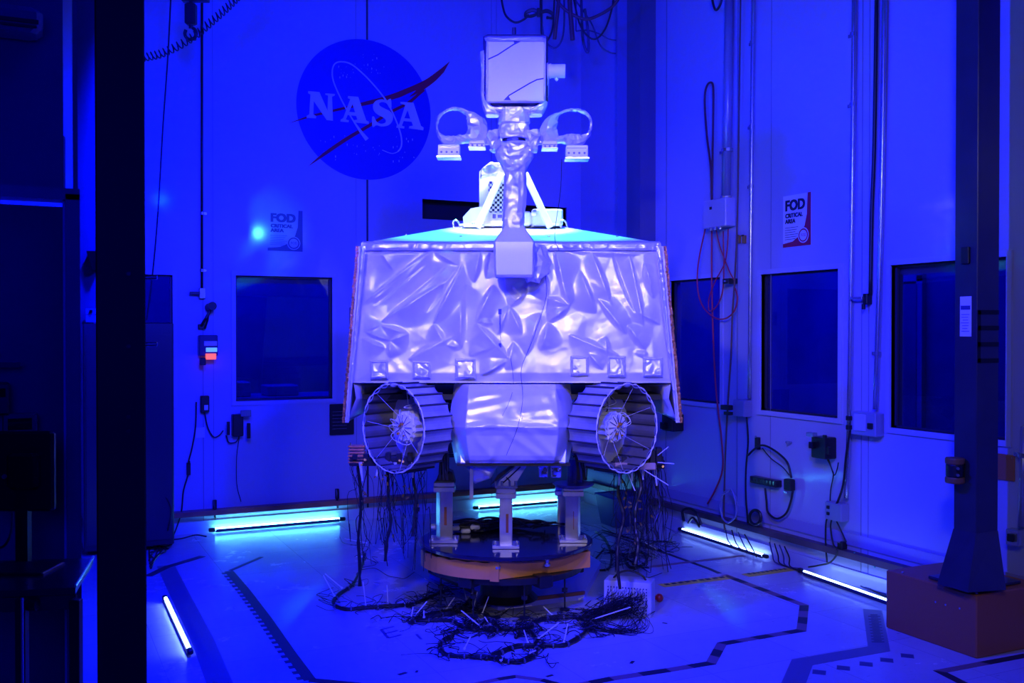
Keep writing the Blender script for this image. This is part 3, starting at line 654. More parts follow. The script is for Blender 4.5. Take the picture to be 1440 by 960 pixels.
# ------------------------------------------------------------------ ROVER
RD = 6.35
def tri(x): return abs((x % 1.0)*2-1)
def crumple(p, s=1.0):
    h_ = 0
    h_ += 1-abs(noise.noise(p*3.1))*2.2
    h_ += .5*(1-abs(noise.noise(p*7.3+Vector((5, 2, 1))))*2.2)
    h_ += .22*(1-abs(noise.noise(p*17+Vector((1, 7, 3))))*2.2)
    return h_*s
SK = Matrix.Rotation(.7, 3, FH)
def crease(p, amp):
    q = SK @ p; q = Vector((q.x*3.2, q.y*3.2, q.z*6.0)); d1, d2 = noise.voronoi(q)[0][:2]
    q2 = Vector((p.x*11+3, p.y*11, p.z*9)); e1, e2 = noise.voronoi(q2)[0][:2]
    return amp*(4.6*(1-d1)+1.2*(1-e1))
def foil_grid(rows, nu, nv, amp, folds=None, nrm=None, thick=None):
    """rows: list of polylines of world points (same length); bilinear over polylines; returns MB with displaced grid"""
    def samp(line, t):
        n = len(line)-1; x = t*n; i = min(int(x), n-1); return line[i].lerp(line[i+1], x-i)
    mb = MB(); vs = []; fs = []
    for j in range(nv+1):
        t = j/nv; n = len(rows)-1; x = t*n; i = min(int(x), n-1); f = x-i
        for k in range(nu+1):
            s = k/nu; p = samp(rows[i], s).lerp(samp(rows[i+1], s), f)
            edge = min(1, s*18, (1-s)*18, t*14, (1-t)*14)
            h_ = crumple(p, amp)+crease(p, amp)
            if folds: h_ += folds(p)
            vs.append(p+nrm*h_*max(.12, edge))
    for j in range(nv):
        for k in range(nu):
            a = j*(nu+1)+k; fs.append((a, a+1, a+nu+2, a+nu+1))
    return mb.add(vs, fs)
rover = thing('lunar_rover', 'large rover wrapped in silver white foil with camera mast and exposed wheels', 'rover', C(0, RD, 0), -YAW)
NF = -FH
# front panel folds measured on the photograph, as ridges in the panel plane
FLD = [((504, 430), (530, 414), 1), ((516, 423), (610, 350), 1.4), ((526, 430), (600, 372), -1), ((536, 453), (640, 388), 1.5), ((545, 440), (630, 372), -1.1), ((610, 455), (652, 372), 1.4), ((609, 353), (646, 374), .8), ((646, 374), (617, 414), .8),
       ((513.5, 466), (536, 457), 1), ((536, 457), (575, 469), 1), ((575, 469), (549, 479), 1), ((549, 479), (513, 466), 1), ((549, 479), (549, 503), .8), ((610, 455), (628, 485), .9), ((628, 485), (649, 489), .8), ((649, 423), (649, 489), 1), ((655, 400), (655, 480), -1),
       ((669, 453), (694, 400), 1.3), ((669, 453), (694, 455), 1), ((669, 453), (717, 505), 1.2), ((676, 528), (717, 505), .9), ((507, 475), (543, 489), .7), ((603, 357), (549, 414), 1.0), ((569, 384), (526, 420), -1), ((536, 353), (555, 382), .9), ((676, 353), (667, 397), 1), ((690, 353), (684, 392), -1),
       ((769, 418), (801, 430), 1), ((789, 398), (801, 430), 1), ((801, 430), (771, 453), 1), ((771, 453), (760, 492), 1.1), ((767, 385), (766, 423), 1.2), ((780, 350), (795, 420), .9), ((830, 350), (860, 430), .8), ((860, 350), (892, 440), -.9), ((885, 360), (905, 460), .9), ((826, 496), (847, 519), 1), ((851, 473), (853, 500), .8),
       ((881, 457), (906, 492), 1), ((906, 492), (904, 503), .8), ((897, 440), (928, 456), .8), ((815, 380), (838, 440), .8), ((905, 370), (918, 420), 1.2), ((760, 440), (740, 500), .7), ((700, 470), (716, 430), .8), ((716, 430), (735, 470), .9), ((720, 400), (735, 420), .9), ((740, 410), (716, 432), .8), ((722, 480), (712, 520), .7),
       ((575, 505), (640, 470), .7), ((590, 420), (560, 445), .7), ((625, 400), (600, 440), -.8), ((840, 420), (880, 470), .7), ((800, 470), (870, 500), .6), ((660, 500), (700, 485), .6), ((520, 360), (590, 356), .6), ((790, 352), (900, 358), .5)]
FS_ = [(Vector((a[0], a[1], 0)), Vector((b[0], b[1], 0)), k) for a, b, k in FLD]
def topx(p):
    r = p-CAM; d_ = r.dot(FW); return 720+r.dot(RT)/d_*F, 480-r.dot(UW)/d_*F
def folds(p):
    u, v = topx(p); q = Vector((u, v, 0)); hi = 0; lo_ = 0; hi2 = 0
    for n_, (a, b, k) in enumerate(FS_):
        ab = b-a; L_ = ab.length; tt = (q-a).dot(ab)/(L_*L_)
        if tt <= 0 or tt >= 1: continue
        cross = (ab.x*(q.y-a.y)-ab.y*(q.x-a.x))/L_
        wide = min(38.0, 14+L_*.36); side = 1 if n_ % 2 else -1
        w_ = wide if cross*side > 0 else 7.0
        dist = abs(cross); tp = math.sin(math.pi*tt)**.7; w_ *= tp
        if dist < w_:
            h_ = .040*abs(k)*tp*(1-dist/w_)**1.8*min(1.3, .5+L_/70)
            if k > 0:
                if h_ > hi: hi2 = hi; hi = h_
                elif h_ > hi2: hi2 = h_
            else: lo_ = max(lo_, h_)
    return hi+.4*hi2-lo_*.8
TL, TR, BR, BL = D(512, 345, 5.62), D(926, 345, 5.62), D(948, 538, 5.55), D(494, 538, 5.55)
grid = foil_grid([[TL, TR], [BL, BR]], 300, 160, .0036, folds, NF)
grid.build('front_blanket', FOIL, rover, smooth=True)
# hem strip on top edge and pocket squares
def mini_foil(p0, p1, p2, p3, amp, nu, nv, thick=.01):
    g = foil_grid([[p0, p1], [p3, p2]], nu, nv, amp, None, NF)
    return g
g = mini_foil(D(508, 341, 5.595), D(929, 341, 5.595), D(931, 352, 5.59), D(507, 352, 5.59), .006, 120, 6); g.build('top_hem', FOILC, rover, smooth=True)
def pocket(u0, v0, u1, v1, dd=5.53):
    mb = MB(); c = [D(u0, v0, dd+.012), D(u1, v0, dd+.012), D(u1, v1, dd), D(u0, v1, dd)]; ctr = sum(c, Vector())/4
    inn = [ctr+(p-ctr)*.8+NF*.014 for p in c]; cc = [p for p in c]; inn2 = [ctr+(p-ctr)*.68+NF*.004 for p in c]
    mb.add(cc+inn+inn2, [(k, (k+1) % 4, 4+(k+1) % 4, 4+k) for k in range(4)]+[(4+k, 4+(k+1) % 4, 8+(k+1) % 4, 8+k) for k in range(4)]+[(8, 9, 10, 11)])
    mb.build('pocket', FOILC, rover)
for r_ in ((520, 506, 546, 533), (580, 507, 606, 532), (640, 504, 669, 533), (802, 500, 828, 528), (854, 500, 880, 530), (904, 502, 932, 530)): pocket(*r_)
# dark tags and seam wires of the blanket
mb = MB(); mb.box(D(703, 438, 5.545), .018, .004, .03, RT, FH, UPZ); mb.box(D(703, 485.5, 5.53), .014, .004, .024, RT, FH, UPZ); mb.build('blanket_tag', INK2, rover)
mb = MB(); mb.tube([D(703, 440, 5.53), D(703.5, 485, 5.52)], .0012, 4, 1); mb.tube([D(767, 385, 5.52), D(768, 418, 5.52), D(752, 470, 5.51), D(744, 490, 5.5), D(733, 520, 5.49), D(735, 560, 5.33), D(728, 600, 5.3), D(712, 640, 5.34)], .0013, 4); mb.tube([D(790, 224, 5.3), D(788, 270, 5.35), D(780, 330, 5.5), D(786, 352, 5.53)], .0016, 4)
mb.build('sensor_lead', CABLE, rover)
mb = MB(); mb.tube([D(718, 500, 5.52), D(722, 540, 5.48), D(716, 565, 5.33), D(706, 585, 5.3)], .0011, 4); mb.build('sensor_lead', CABLE, rover)
# body core, sides, underside
bot = 1.345
def side_pts(s): 
    f = D(510 if s < 0 else 928, 343, 5.64); g = D(494 if s < 0 else 947, 537, 5.6); return f, g
mb = MB()
tf = [D(512, 343, 5.64), D(926, 343, 5.64)]; bf = [D(496, 537, 5.6), D(945, 537, 5.6)]
bk = FH*1.36
tl, tr, bl, br = tf[0], tf[1], bf[0], bf[1]
mb.hexa([bl, br, br+bk, bl+bk, tl, tr, tr+bk-UPZ*.12, tl+bk-UPZ*.12]); mb.build('body', FOIL, rover)
mb = MB(); mb.box(C(0, 6.3, 1.325), 1.7, 1.3, .03, RT, FH, UPZ); mb.build('underside_panel', BLKP, rover)
# radiator deck
df0, df1, db1, db0 = D(510, 341.5, 5.62), D(928, 341.5, 5.62), D(790, 318.5, 6.75), D(641, 318.5, 6.75)
tlb, trb = tl+bk-UPZ*.10, tr+bk-UPZ*.10
mb = MB(); mb.add([df0, df1, db1, db0], [(0, 1, 2, 3)]); mb.add([df0, db0, tlb], [(0, 1, 2)]); mb.add([df1, trb, db1], [(0, 1, 2)]); mb.add([db0, db1, trb, tlb], [(0, 1, 2, 3)])
mb.add([df0-UPZ*.012, df1-UPZ*.012, df1, df0], [(0, 1, 2, 3)]); mb.build('radiator_deck', WHITE, rover)
mb = MB(); mb.tube([df0+UPZ*.004, df1+UPZ*.004], .006, 6, 1); mb.build('deck_edge', ALU, rover)
mb = MB()
for (u, v, dd) in ((571, 330.5, 6.1), (648, 333, 6.0), (772, 333, 6.0), (868, 332.5, 6.0)): mb.cyl(D(u, v, dd), D(u, v-1.5, dd), .008, n=8)
mb.build('deck_fastener', STEEL, rover)
# solar side panels
for s in (-1, 1):
    ut, ub, ubz = (507, 487.5, 594) if s < 0 else (930.5, 953.5, 594)
    a0 = D(ut, 346, 5.5); a1 = D(ub, ubz, 5.5); w_ = RT*s*.010
    mb = MB(); bb = FH*1.5
    mb.hexa([a1, a1+w_, a1+w_+bb, a1+bb, a0, a0+w_, a0+w_+bb-UPZ*.1, a0+bb-UPZ*.1]); sp = mb.build('side_panel', FOIL, rover)
    # bronze serrated edge
    mb = MB(); n_ = 64
    for k in range(n_):
        p = (a0.lerp(a1, (k+.5)/n_))+w_*1.0+RT*s*.006; L_ = (a1-a0).length/n_; ax = (a1-a0).normalized()
        mb.box(p+RT*s*random.uniform(-.002, .003)-FH*.004, L_*.96, .015, .018+random.uniform(0, .008), ax, RT, ax.cross(RT).normalized())
    mb.box((a0+a1)/2+w_+RT*s*.004+FH*.02, (a1-a0).length, .014, .03, (a1-a0).normalized(), RT, (a1-a0).normalized().cross(RT).normalized())
    mb.build('edge_tape', BRONZE, sp)
    # thin white foil curl inside of the edge
    g = foil_grid([[a0-RT*s*.03, a0], [a1-RT*s*.012, a1]], 4, 60, .004, None, NF); g.build('edge_flap', FOILC, sp, smooth=True)
    mb = MB(); mb.face([a0+w_*1.2+UPZ*-.01, a1+w_*1.2, a1+w_*1.2+bb, a0+w_*1.2+bb-UPZ*.11]); mb.build('solar_cells', mat('dark solar cells', (.01, .015, .06), .15), sp)
# curtains in wheel wells
for s in (-1, 1):
    u0, u1, u2 = (496, 545, 520) if s < 0 else (945, 893, 918)
    rows = [[D(u0, 537, 5.56), D(u1, 539, 6.2)], [D(u0-4*(-s)*-1, 560, 5.56), D(u2, 565, 6.2)], [D(488 if s < 0 else 952, 590, 5.55), D(515 if s < 0 else 921, 578, 6.2)]]
    foil_grid(rows, 20, 26, .008, None, RT*(-s)).build('wheel_curtain', FOIL, rover, smooth=True)
# belly blanket, chamfered and creased
cols = [(632, 5.62), (655, 5.37), (785, 5.37), (808, 5.62)]
def bellyrow(v, du, dd): return [D(720+(u-720)*du, v, d_+dd) for u, d_ in cols]
rows = [bellyrow(540, .93, .10), bellyrow(556, .95, .05), bellyrow(590, 1.0, -.02), bellyrow(600, 1.005, -.03), bellyrow(612, .99, 0), bellyrow(640, .93, .03), bellyrow(651, .90, .06)]
bf_ = [((660, 560), (700, 552)), ((660, 575), (720, 562)), ((650, 603), (690, 596)), ((690, 596), (780, 604)), ((668, 612), (690, 640)), ((700, 620), (690, 645)), ((715, 610), (760, 640)), ((742, 604), (790, 650)), ((770, 560), (785, 592)), ((790, 610), (780, 650)), ((735, 580), (770, 575)), ((645, 610), (655, 650)), ((780, 545), (800, 590)), ((660, 545), (650, 590))]
def bfolds(p):
    u, v = topx(p); q = Vector((u, v, 0)); s = 0
    for a, b in bf_:
        a = Vector((*a, 0)); b = Vector((*b, 0)); ab = b-a; tc = max(0, min(1, (q-a).dot(ab)/ab.length_squared)); dist = (q-a-ab*tc).length
        if dist < 8: s += .009*(1-dist/8)
    return s
foil_grid(rows, 130, 90, .0035, bfolds, NF).build('belly_blanket', FOIL, rover, smooth=True)
mb = MB(); mb.hexa([D(648, 650, 5.5), D(795, 650, 5.5), D(795, 650, 5.5)+FH*1.1, D(648, 650, 5.5)+FH*1.1, D(640, 545, 5.68), D(800, 545, 5.68), D(800, 545, 5.68)+FH*1.0, D(640, 545, 5.68)+FH*1.0]); mb.build('lower_hull', FOIL, rover)
mb = MB(); mb.box(D(722, 652.5, 5.47), .62, .06, .012, RT, FH, UPZ); mb.build('belly_trim', BLKP, rover)
foil_grid([[D(655, 655, 5.9), D(700, 655, 5.9)], [D(668, 680, 5.9), D(690, 672, 5.9)]], 14, 10, .01, None, NF).build('loose_flap', FOILC, rover, smooth=True)
mb = MB(); mb.box(D(663, 678, 5.7), .022, .022, .19, RT, FH, UPZ, bev=.002); mb.build('hanging_bracket', ALU, rover)
for (u0, u1) in ((757, 771), (774, 790)):
    foil_grid([[D(u0, 653, 5.6), D(u1, 653, 5.6)], [D(u0+1, 671, 5.6), D(u1-1, 671, 5.6)]], 12, 12, .012, None, NF).build('foil_sleeve', mat('mirror foil', (.85, .85, .9), .15, .9, bump=.8, bscale=30, bdist=.01), rover, smooth=True)

# wheels -------------------------------------------------------------
def wheel(cu, cv, d, ang, R=.243, w=.215, hubcol=True, detail=True):
    c = D(cu, cv, d); n = (RT*math.sin(ang) - FH*math.cos(ang)).normalized(); up = UPZ; s = up.cross(n).normalized()
    pol = lambda r, a, h_: c + (s*math.cos(a)+up*math.sin(a))*r - n*h_
    K = 22; mb = MB(); sub = 4
    for k in range(K):
        a0 = 2*math.pi*(k+.06)/K; a1 = 2*math.pi*(k+.94)/K
        for j in range(sub):
            b0 = a0+(a1-a0)*j/sub; b1 = a0+(a1-a0)*(j+1)/sub
            rr = lambda x: R-.010*math.sin(math.pi*(x-a0)/(a1-a0))
            r0, r1 = rr(b0), rr(b1); mb.m = 0
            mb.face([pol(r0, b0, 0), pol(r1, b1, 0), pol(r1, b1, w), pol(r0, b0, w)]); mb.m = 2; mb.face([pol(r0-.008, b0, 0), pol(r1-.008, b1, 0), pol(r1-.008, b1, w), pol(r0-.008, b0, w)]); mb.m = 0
            mb.face([pol(r0, b0, 0), pol(r1, b1, 0), pol(r1-.008, b1, 0), pol(r0-.008, b0, 0)]); mb.face([pol(r0, b0, w), pol(r1, b1, w), pol(r1-.008, b1, w), pol(r0-.008, b0, w)])
        mb.m = 1; g0 = 2*math.pi*(k-.06)/K; g1 = 2*math.pi*(k+.06)/K
        mb.hexa([pol(R-.012, g0, .0), pol(R-.012, g1, 0), pol(R-.012, g1, w), pol(R-.012, g0, w), pol(R+.010, g0+.003, 0), pol(R+.010, g1-.003, 0), pol(R+.010, g1-.003, w), pol(R+.010, g0+.003, w)])
    wh = mb.build('wheel', [TREAD, TREADD, mat('shade toned inner wheel metal', (.15, .14, .15), .5, .3, var=.2, vscale=9)], rover)  # inner faces get a darker metal standing in for the unlit interior
    mb = MB(); nn_ = 160; vs = []; P_ = []
    for k in range(nn_):
        a = 2*math.pi*k/nn_; kk = .004*abs(math.sin(a*K/2)) + .004*noise.noise(Vector((math.cos(a)*9, math.sin(a)*9, cu)))
        P_.append(pol(R-.002+kk, a, -.002))
    mb.tube(P_, .0038, 6, 1, closed=True, jit=1.1); mb.build('rim_tape', mat('cream tape', (.74, .7, .68), .5, bump=.5, bscale=60), wh, smooth=True)
    mb = MB(); mb.lathe(c-n*w*.98, n, [(R-.01, 0), (R-.03, .004), (.13, .02), (.1, .05), (.085, .055)], 44); mb.build('web_disc', mat('web plate', (.7, .7, .78), .4, .2), wh, smooth=True)
    for k in range(2):
        mb = MB(); a = (math.pi if cu > 720 else 0)+.5-1.0*k; mb.prism([pol(.10, a-.25, w*.98-.036), pol(.205, a-.16, w*.98-.022), pol(.205, a+.16, w*.98-.022), pol(.10, a+.25, w*.98-.036)], n*.003)
        mb.build('web_opening', BLKP, wh)
    mb = MB(); hp = []; nn_ = 30
    for k in range(nn_):
        r_ = .078+.010*(k % 2)+.006*noise.noise(Vector((k, cu, 0))); hp.append(r_)
    for (h0, h1, sc) in ((w*.85, w*.42, 1), (w*.42, w*.36, .9)):
        mb.add([pol(hp[k]*sc, 2*math.pi*k/nn_, h0) for k in range(nn_)]+[pol(hp[k]*sc, 2*math.pi*k/nn_, h1) for k in range(nn_)]+[pol(0, 0, h1-.008)], [(k, (k+1) % nn_, nn_+(k+1) % nn_, nn_+k) for k in range(nn_)]+[(nn_+k, nn_+(k+1) % nn_, 2*nn_) for k in range(nn_)])
    mb.build('hub', mat('hub wrap', (.86, .82, .74), .5, .0, bump=.4, bscale=40), wh)
    mb = MB()
    for k in range(12):
        a = 2*math.pi*k/12; mb.tube([pol(.02, a, w*.36-.012), pol(.07, a, w*.36-.006)], .0018, 4, 1)
    mb.build('hub_rib', BLKP, wh)
    for (a, r_, q) in ((1.3, .02, .016), (4.2, .04, .014), (2.6, .012, .012), (5.2, .05, .009)):
        mb = MB(); mb.box(pol(r_, a, w*.36-.02), q, q*1.2, q, s, n, up, bev=.002)
        mb.build('hub_connector', mat('brass fitting', (.65, .3, .05), .35, .5), wh)
    if detail:
        random.seed(int(cu))
        for k in range(7):
            mb = MB(); a = 2*math.pi*(k+.3)/7+random.uniform(-.2, .2); mb.tube([pol(R-.012, a, .01), pol(.08, a+random.uniform(-.5, .5), w*.4)], .0010, 5, 1)
            mb.build('spoke_wire', WHITEC, wh)
        mb = MB()
        for k in range(5):
            a = random.uniform(0, 6.28); mb.tube([pol(.03, a, w*.3), pol(.08, a+.4, w*.2), pol(.1, a+.8, w*.4), pol(.07, a+1.4, w*.5)], .0022, 5, 6)
        mb.build('hub_lead', WHITEC, wh)
    return wh
wheel(553, 602, 5.45, math.radians(-40)); wheel(882, 602, 5.45, math.radians(41))
wheel(595, 590, 6.75, math.radians(-90), detail=False); wheel(850, 590, 6.75, math.radians(90), detail=False)
# suspension arms & dark machinery behind wheels
for s in (-1, 1):
    mb = MB(); mb.cbox(s*.50, 5.78, 1.13, .14, .22, .20, .02); mb.cyl(C(s*.52, 5.70, 1.13), C(s*.60, 5.62, 1.13), .05, n=16)
    mb.tube([C(s*.40, 5.9, 1.25), C(s*.45, 5.8, 1.2), C(s*.5, 5.78, 1.18)], .03, 8); mb.tube([C(s*.36, 5.9, 1.0), C(s*.42, 5.8, 1.05), C(s*.5, 5.78, 1.08)], .03, 8)
    mb.tube([C(s*.37, 6.0, 1.2), C(s*.6, 6.7, 1.12)], .03, 8, 1)
    mb.build('suspension_arm', mat('dark suspension metal', (.05, .05, .07), .3, .6), rover)
    mb = MB(); random.seed(30+s)
    for k in range(12):
        x0 = s*random.uniform(.38, .52); mb.tube([C(x0, 5.66, 1.33), C(x0+random.uniform(-.05, .05), 5.6, 1.28), C(s*.46+random.uniform(-.08, .08), 5.56, 1.22+random.uniform(-.05, .05)), C(s*random.uniform(.36, .44), 5.6, 1.1), C(s*random.uniform(.36, .42), 5.6, .86)], random.choice([.002, .003, .004]), 5)
    mb.build('wheel_wiring', CABLE, rover)
    mb = MB()
    for k in range(5):
        x0 = s*(.44+.03*k); mb.tube([C(x0, 5.6, 1.33), C(x0+.02, 5.55, 1.30), C(x0-.04, 5.52, 1.275), C(x0+.05, 5.52, 1.27)], .0022, 5)
    mb.build('white_wiring', WHITEC, rover)

# mast ---------------------------------------------------------------
def loft(name, secs, d, m_, amp=.006, n=40, power=2.6, parent=None, sub=4, seed=0):
    S = []; n = max(10, int(n*.5)); sub = 2 if len(secs) > 3 else sub; random.seed(len(name)+seed)
    for i in range(len(secs)-1):
        for k in range(sub):
            f = k/sub; S.append([a+(b-a)*f for a, b in zip(secs[i], secs[i+1])])
    S.append(list(secs[-1])); vs = []; fs = []
    for (v, ul, ur, dh) in S:
        uc = (ul+ur)/2; hw_ = (ur-ul)/2
        for k in range(n):
            a = 2*math.pi*k/n; ca, sa = math.cos(a), math.sin(a); x = math.copysign(abs(ca)**(2/power), ca); y = math.copysign(abs(sa)**(2/power), sa)
            p = D(uc+x*hw_, v, d)+FH*(y*dh); o_ = (RT*x+FH*y).normalized()
            vs.append(p+o_*(crumple(p*4.2+Vector((seed, 0, 0)), amp*.6)+random.uniform(-1, 1)*amp*.75)+UPZ*random.uniform(-1, 1)*amp*.5)
    m2 = len(S)
    for i in range(m2-1):
        for k in range(n):
            a, b, c, d_ = i*n+k, i*n+(k+1) % n, (i+1)*n+(k+1) % n, (i+1)*n+k
            fs += [(a, b, c), (a, c, d_)] if random.random() < .5 else [(a, b, d_), (b, c, d_)]
    fs += [tuple(range(n)), tuple(range((m2-1)*n, m2*n))]
    return MB().add(vs, fs).build(name, m_, parent or rover, smooth=False)
DM = 5.42
FOILB = mat('smooth insulation film', (.72, .72, .82), .35, .3, bump=.12, bscale=8)
o8 = lambda hw_, dh, v, uc=723: [D(uc-hw_, v, DM)-FH*dh*.5, D(uc-hw_*.9, v, DM)-FH*dh, D(uc+hw_*.9, v, DM)-FH*dh, D(uc+hw_, v, DM)-FH*dh*.5, D(uc+hw_, v, DM)+FH*dh, D(uc-hw_, v, DM)+FH*dh]
rings = [o8(26, .07, 390), o8(27.5, .085, 387), o8(28.5, .09, 350), o8(29, .09, 342), o8(14, .05, 319)]
mb = MB(); vs = [p for r in rings for p in r]; mb.add(vs, [(i*6+k, i*6+(k+1) % 6, (i+1)*6+(k+1) % 6, (i+1)*6+k) for i in range(4) for k in range(6)]+[(5, 4, 3, 2, 1, 0), (24, 25, 26, 27, 28, 29)])
mb.build('mast_gimbal', FOILB, rover)
loft('gimbal_side_wrap', [(343, 744, 756, .03), (350, 744, 766, .05), (368, 744, 771, .06), (384, 740, 766, .05), (396, 740, 754, .02)], DM+.09, FOILC, .02, 30, 2.2)
loft('mast_column', [(322, 707, 735, .052), (300, 708, 737.5, .055), (280, 708.5, 739, .056), (260, 709.5, 739, .056), (243, 710, 738.5, .056), (232, 705, 743, .064), (222, 698, 748, .075), (213, 697, 749, .078), (205, 699, 747, .076), (201, 704, 743, .066)], DM, FOILC, .006, 44, 3)
loft('mast_collar', [(201, 706, 739, .06), (195.5, 706, 739, .06)], DM, BLKP, .0, 30, 2.4)
loft('mast_neck', [(196, 703, 744, .07), (190, 701, 745, .076), (178, 702, 744, .075), (175.8, 703.5, 742.5, .07), (174, 702, 744, .074), (160, 702.5, 743.5, .074), (148, 704, 743, .07), (142, 710, 738, .05)], DM, FOILC, .006, 44, 3.2)
# camera head / square lens panel with fork
mb = MB(); mb.box(D(725, 100, 5.36), .345, .12, .365, RT, FH, UPZ, bev=.012); mb.build('head_housing', mat('dark head housing', (.03, .03, .04), .4), rover)
mb = MB(); mb.box(D(725.5, 99.5, 5.292), .302, .012, .328, RT, FH, UPZ, bev=.003); hp = mb.build('square_panel', PANELW, rover)
mb = MB(); dd = 5.283
def strip(pts, w_):
    for i in range(len(pts)-1):
        a = D(*pts[i], dd); b = D(*pts[i+1], dd); ax = (b-a).normalized(); mb.box((a+b)/2, (b-a).length+.004, .004, w_, ax, FH, ax.cross(FH).normalized())
strip([(687, 83), (700, 77), (723, 62), (731, 58)], .006); strip([(711, 139), (716, 134), (745, 117), (755, 112), (766, 110)], .006)
mb.prism([D(722, 57.5, dd), D(733, 57.5, dd), D(724, 62.5, dd)], FH*.003); mb.prism([D(707, 141.5, dd), D(719, 141.5, dd), D(715, 135, dd)], FH*.003)
mb.build('panel_strap', mat('black strap', (.03, .02, .03), .5), hp)
foil_grid([[D(681, 53.5, 5.3), D(768, 53.5, 5.3)], [D(683, 58, 5.28), D(766, 58, 5.28)]], 60, 4, .008, None, NF).build('panel_border', FOILC, hp, smooth=True)
foil_grid([[D(684, 55, 5.29), D(687, 55, 5.29)], [D(683, 143, 5.29), D(686.5, 143, 5.29)]], 4, 50, .006, None, NF).build('panel_border', FOILC, hp, smooth=True)
foil_grid([[D(765, 55, 5.29), D(768, 55, 5.29)], [D(764, 143, 5.29), D(767, 143, 5.29)]], 4, 50, .006, None, NF).build('panel_border', FOILC, hp, smooth=True)
foil_grid([[D(684, 141.5, 5.285), D(767, 141.5, 5.285)], [D(686, 145, 5.29), D(764, 145, 5.29)]], 60, 4, .006, None, NF).build('panel_border', FOILC, hp, smooth=True)
loft('fork_arm', [(75, 675, 685, .05), (88, 675, 685, .055), (90, 677, 683.5, .05), (130, 677, 684, .05), (150, 679, 690, .06), (160, 682, 702, .06), (163, 684, 702, .05)], 5.36, FOILC, .004, 24, 3.4)
loft('fork_arm', [(86, 765.5, 770.5, .05), (100, 765.5, 772, .055), (130, 765.5, 771, .05), (148, 758, 769.5, .06), (158, 744, 765, .06), (162, 744, 762, .05)], 5.36, FOILC, .004, 24, 3.4)
mb = MB(); mb.box(D(723, 152, 5.38), .28, .06, .045, RT, FH, UPZ, bev=.01); mb.build('fork_bridge', FOILC, rover)
mb = MB(); mb.cyl(D(771, 100, 5.33), D(794.5, 100, 5.33), .036, n=24); mb.cyl(D(773, 100, 5.33), D(775, 100, 5.33), .040, n=24); mb.cyl(D(781, 110, 5.33), D(784, 113, 5.33), .008, n=8); mb.build('side_motor', WHITE, rover, smooth=False)
mb = MB(); mb.cyl(D(723, 54, 5.36), D(723, 39, 5.36), .011, n=12); mb.build('top_stub', BLKP, rover)
# camera loops
def loop_ring(outer, hole, m_, d, th, seed=0):
    S = .2291
    O = [(600+a*S, 20+b*S) for a, b in outer]; H = [(600+a*S, 20+b*S) for a, b in hole]
    hc = (sum(p[0] for p in H)/len(H), sum(p[1] for p in H)/len(H)); n = 44
    def hit(poly, a):
        best = None; dx, dy = math.cos(a), math.sin(a); m = len(poly)
        for i in range(m):
            x0, y0 = poly[i][0]-hc[0], poly[i][1]-hc[1]; x1, y1 = poly[(i+1) % m][0]-hc[0], poly[(i+1) % m][1]-hc[1]
            ex_, ey_ = x1-x0, y1-y0; den = dx*ey_-dy*ex_
            if abs(den) < 1e-9: continue
            t_ = (x0*ey_-y0*ex_)/den; s_ = (x0*dy-y0*dx)/den
            if t_ > 0 and -1e-6 <= s_ <= 1+1e-6 and (best is None or t_ > best): best = t_
        return best
    vs = []; K = 9; random.seed(seed)
    Os = [(p.x, p.y) for p in spline([Vector((*p, 0)) for p in O], 4, True)]; Hs = [(p.x, p.y) for p in spline([Vector((*p, 0)) for p in H], 4, True)]
    for k in range(n):
        a = 2*math.pi*k/n; ro = hit(Os, a); rh = hit(Hs, a); mid = (ro+rh)/2; hw_ = (ro-rh)/2; dep = min(th, .012+hw_*.004*1.1)
        for j in range(K):
            b = 2*math.pi*j/K; r_ = mid+hw_*math.cos(b); p = D(hc[0]+r_*math.cos(a), hc[1]+r_*math.sin(a), d)+FH*math.sin(b)*dep
            rj = lambda: random.uniform(-1, 1)*(.0015+hw_*.00014); vs.append(p+NF*(crumple(p*5+Vector((seed, 1, 1)), .005)+rj()*2)+RT*rj()*1.6+UPZ*rj()*1.6)
    fs = []
    for k in range(n):
        for j in range(K):
            a, b, c_, d_ = k*K+j, k*K+(j+1) % K, ((k+1) % n)*K+(j+1) % K, ((k+1) % n)*K+j
            fs += [(a, b, c_), (a, c_, d_)] if random.random() < .5 else [(a, b, d_), (b, c_, d_)]
    return MB().add(vs, fs).build(*m_, rover, smooth=False)
loop_ring([(58, 655), (72, 620), (110, 592), (160, 572), (215, 576), (262, 598), (312, 612), (352, 645), (376, 700), (381, 750), (366, 795), (300, 800), (250, 792), (190, 800), (120, 805), (82, 780), (60, 715)],
          [(78, 650), (105, 612), (155, 592), (205, 597), (240, 622), (248, 665), (245, 730), (200, 742), (130, 750), (92, 735), (70, 700)], ('camera_loop', FOILC), 5.4, .06, 1)
loop_ring([(684, 745), (700, 680), (742, 628), (800, 608), (860, 586), (920, 580), (982, 600), (1012, 645), (1013, 705), (990, 765), (940, 805), (860, 802), (800, 792), (715, 800)],
          [(806, 640), (830, 612), (880, 598), (935, 600), (985, 625), (1000, 655), (998, 700), (968, 738), (900, 738), (850, 738), (808, 742)], ('camera_loop', FOILC), 5.4, .06, 5)
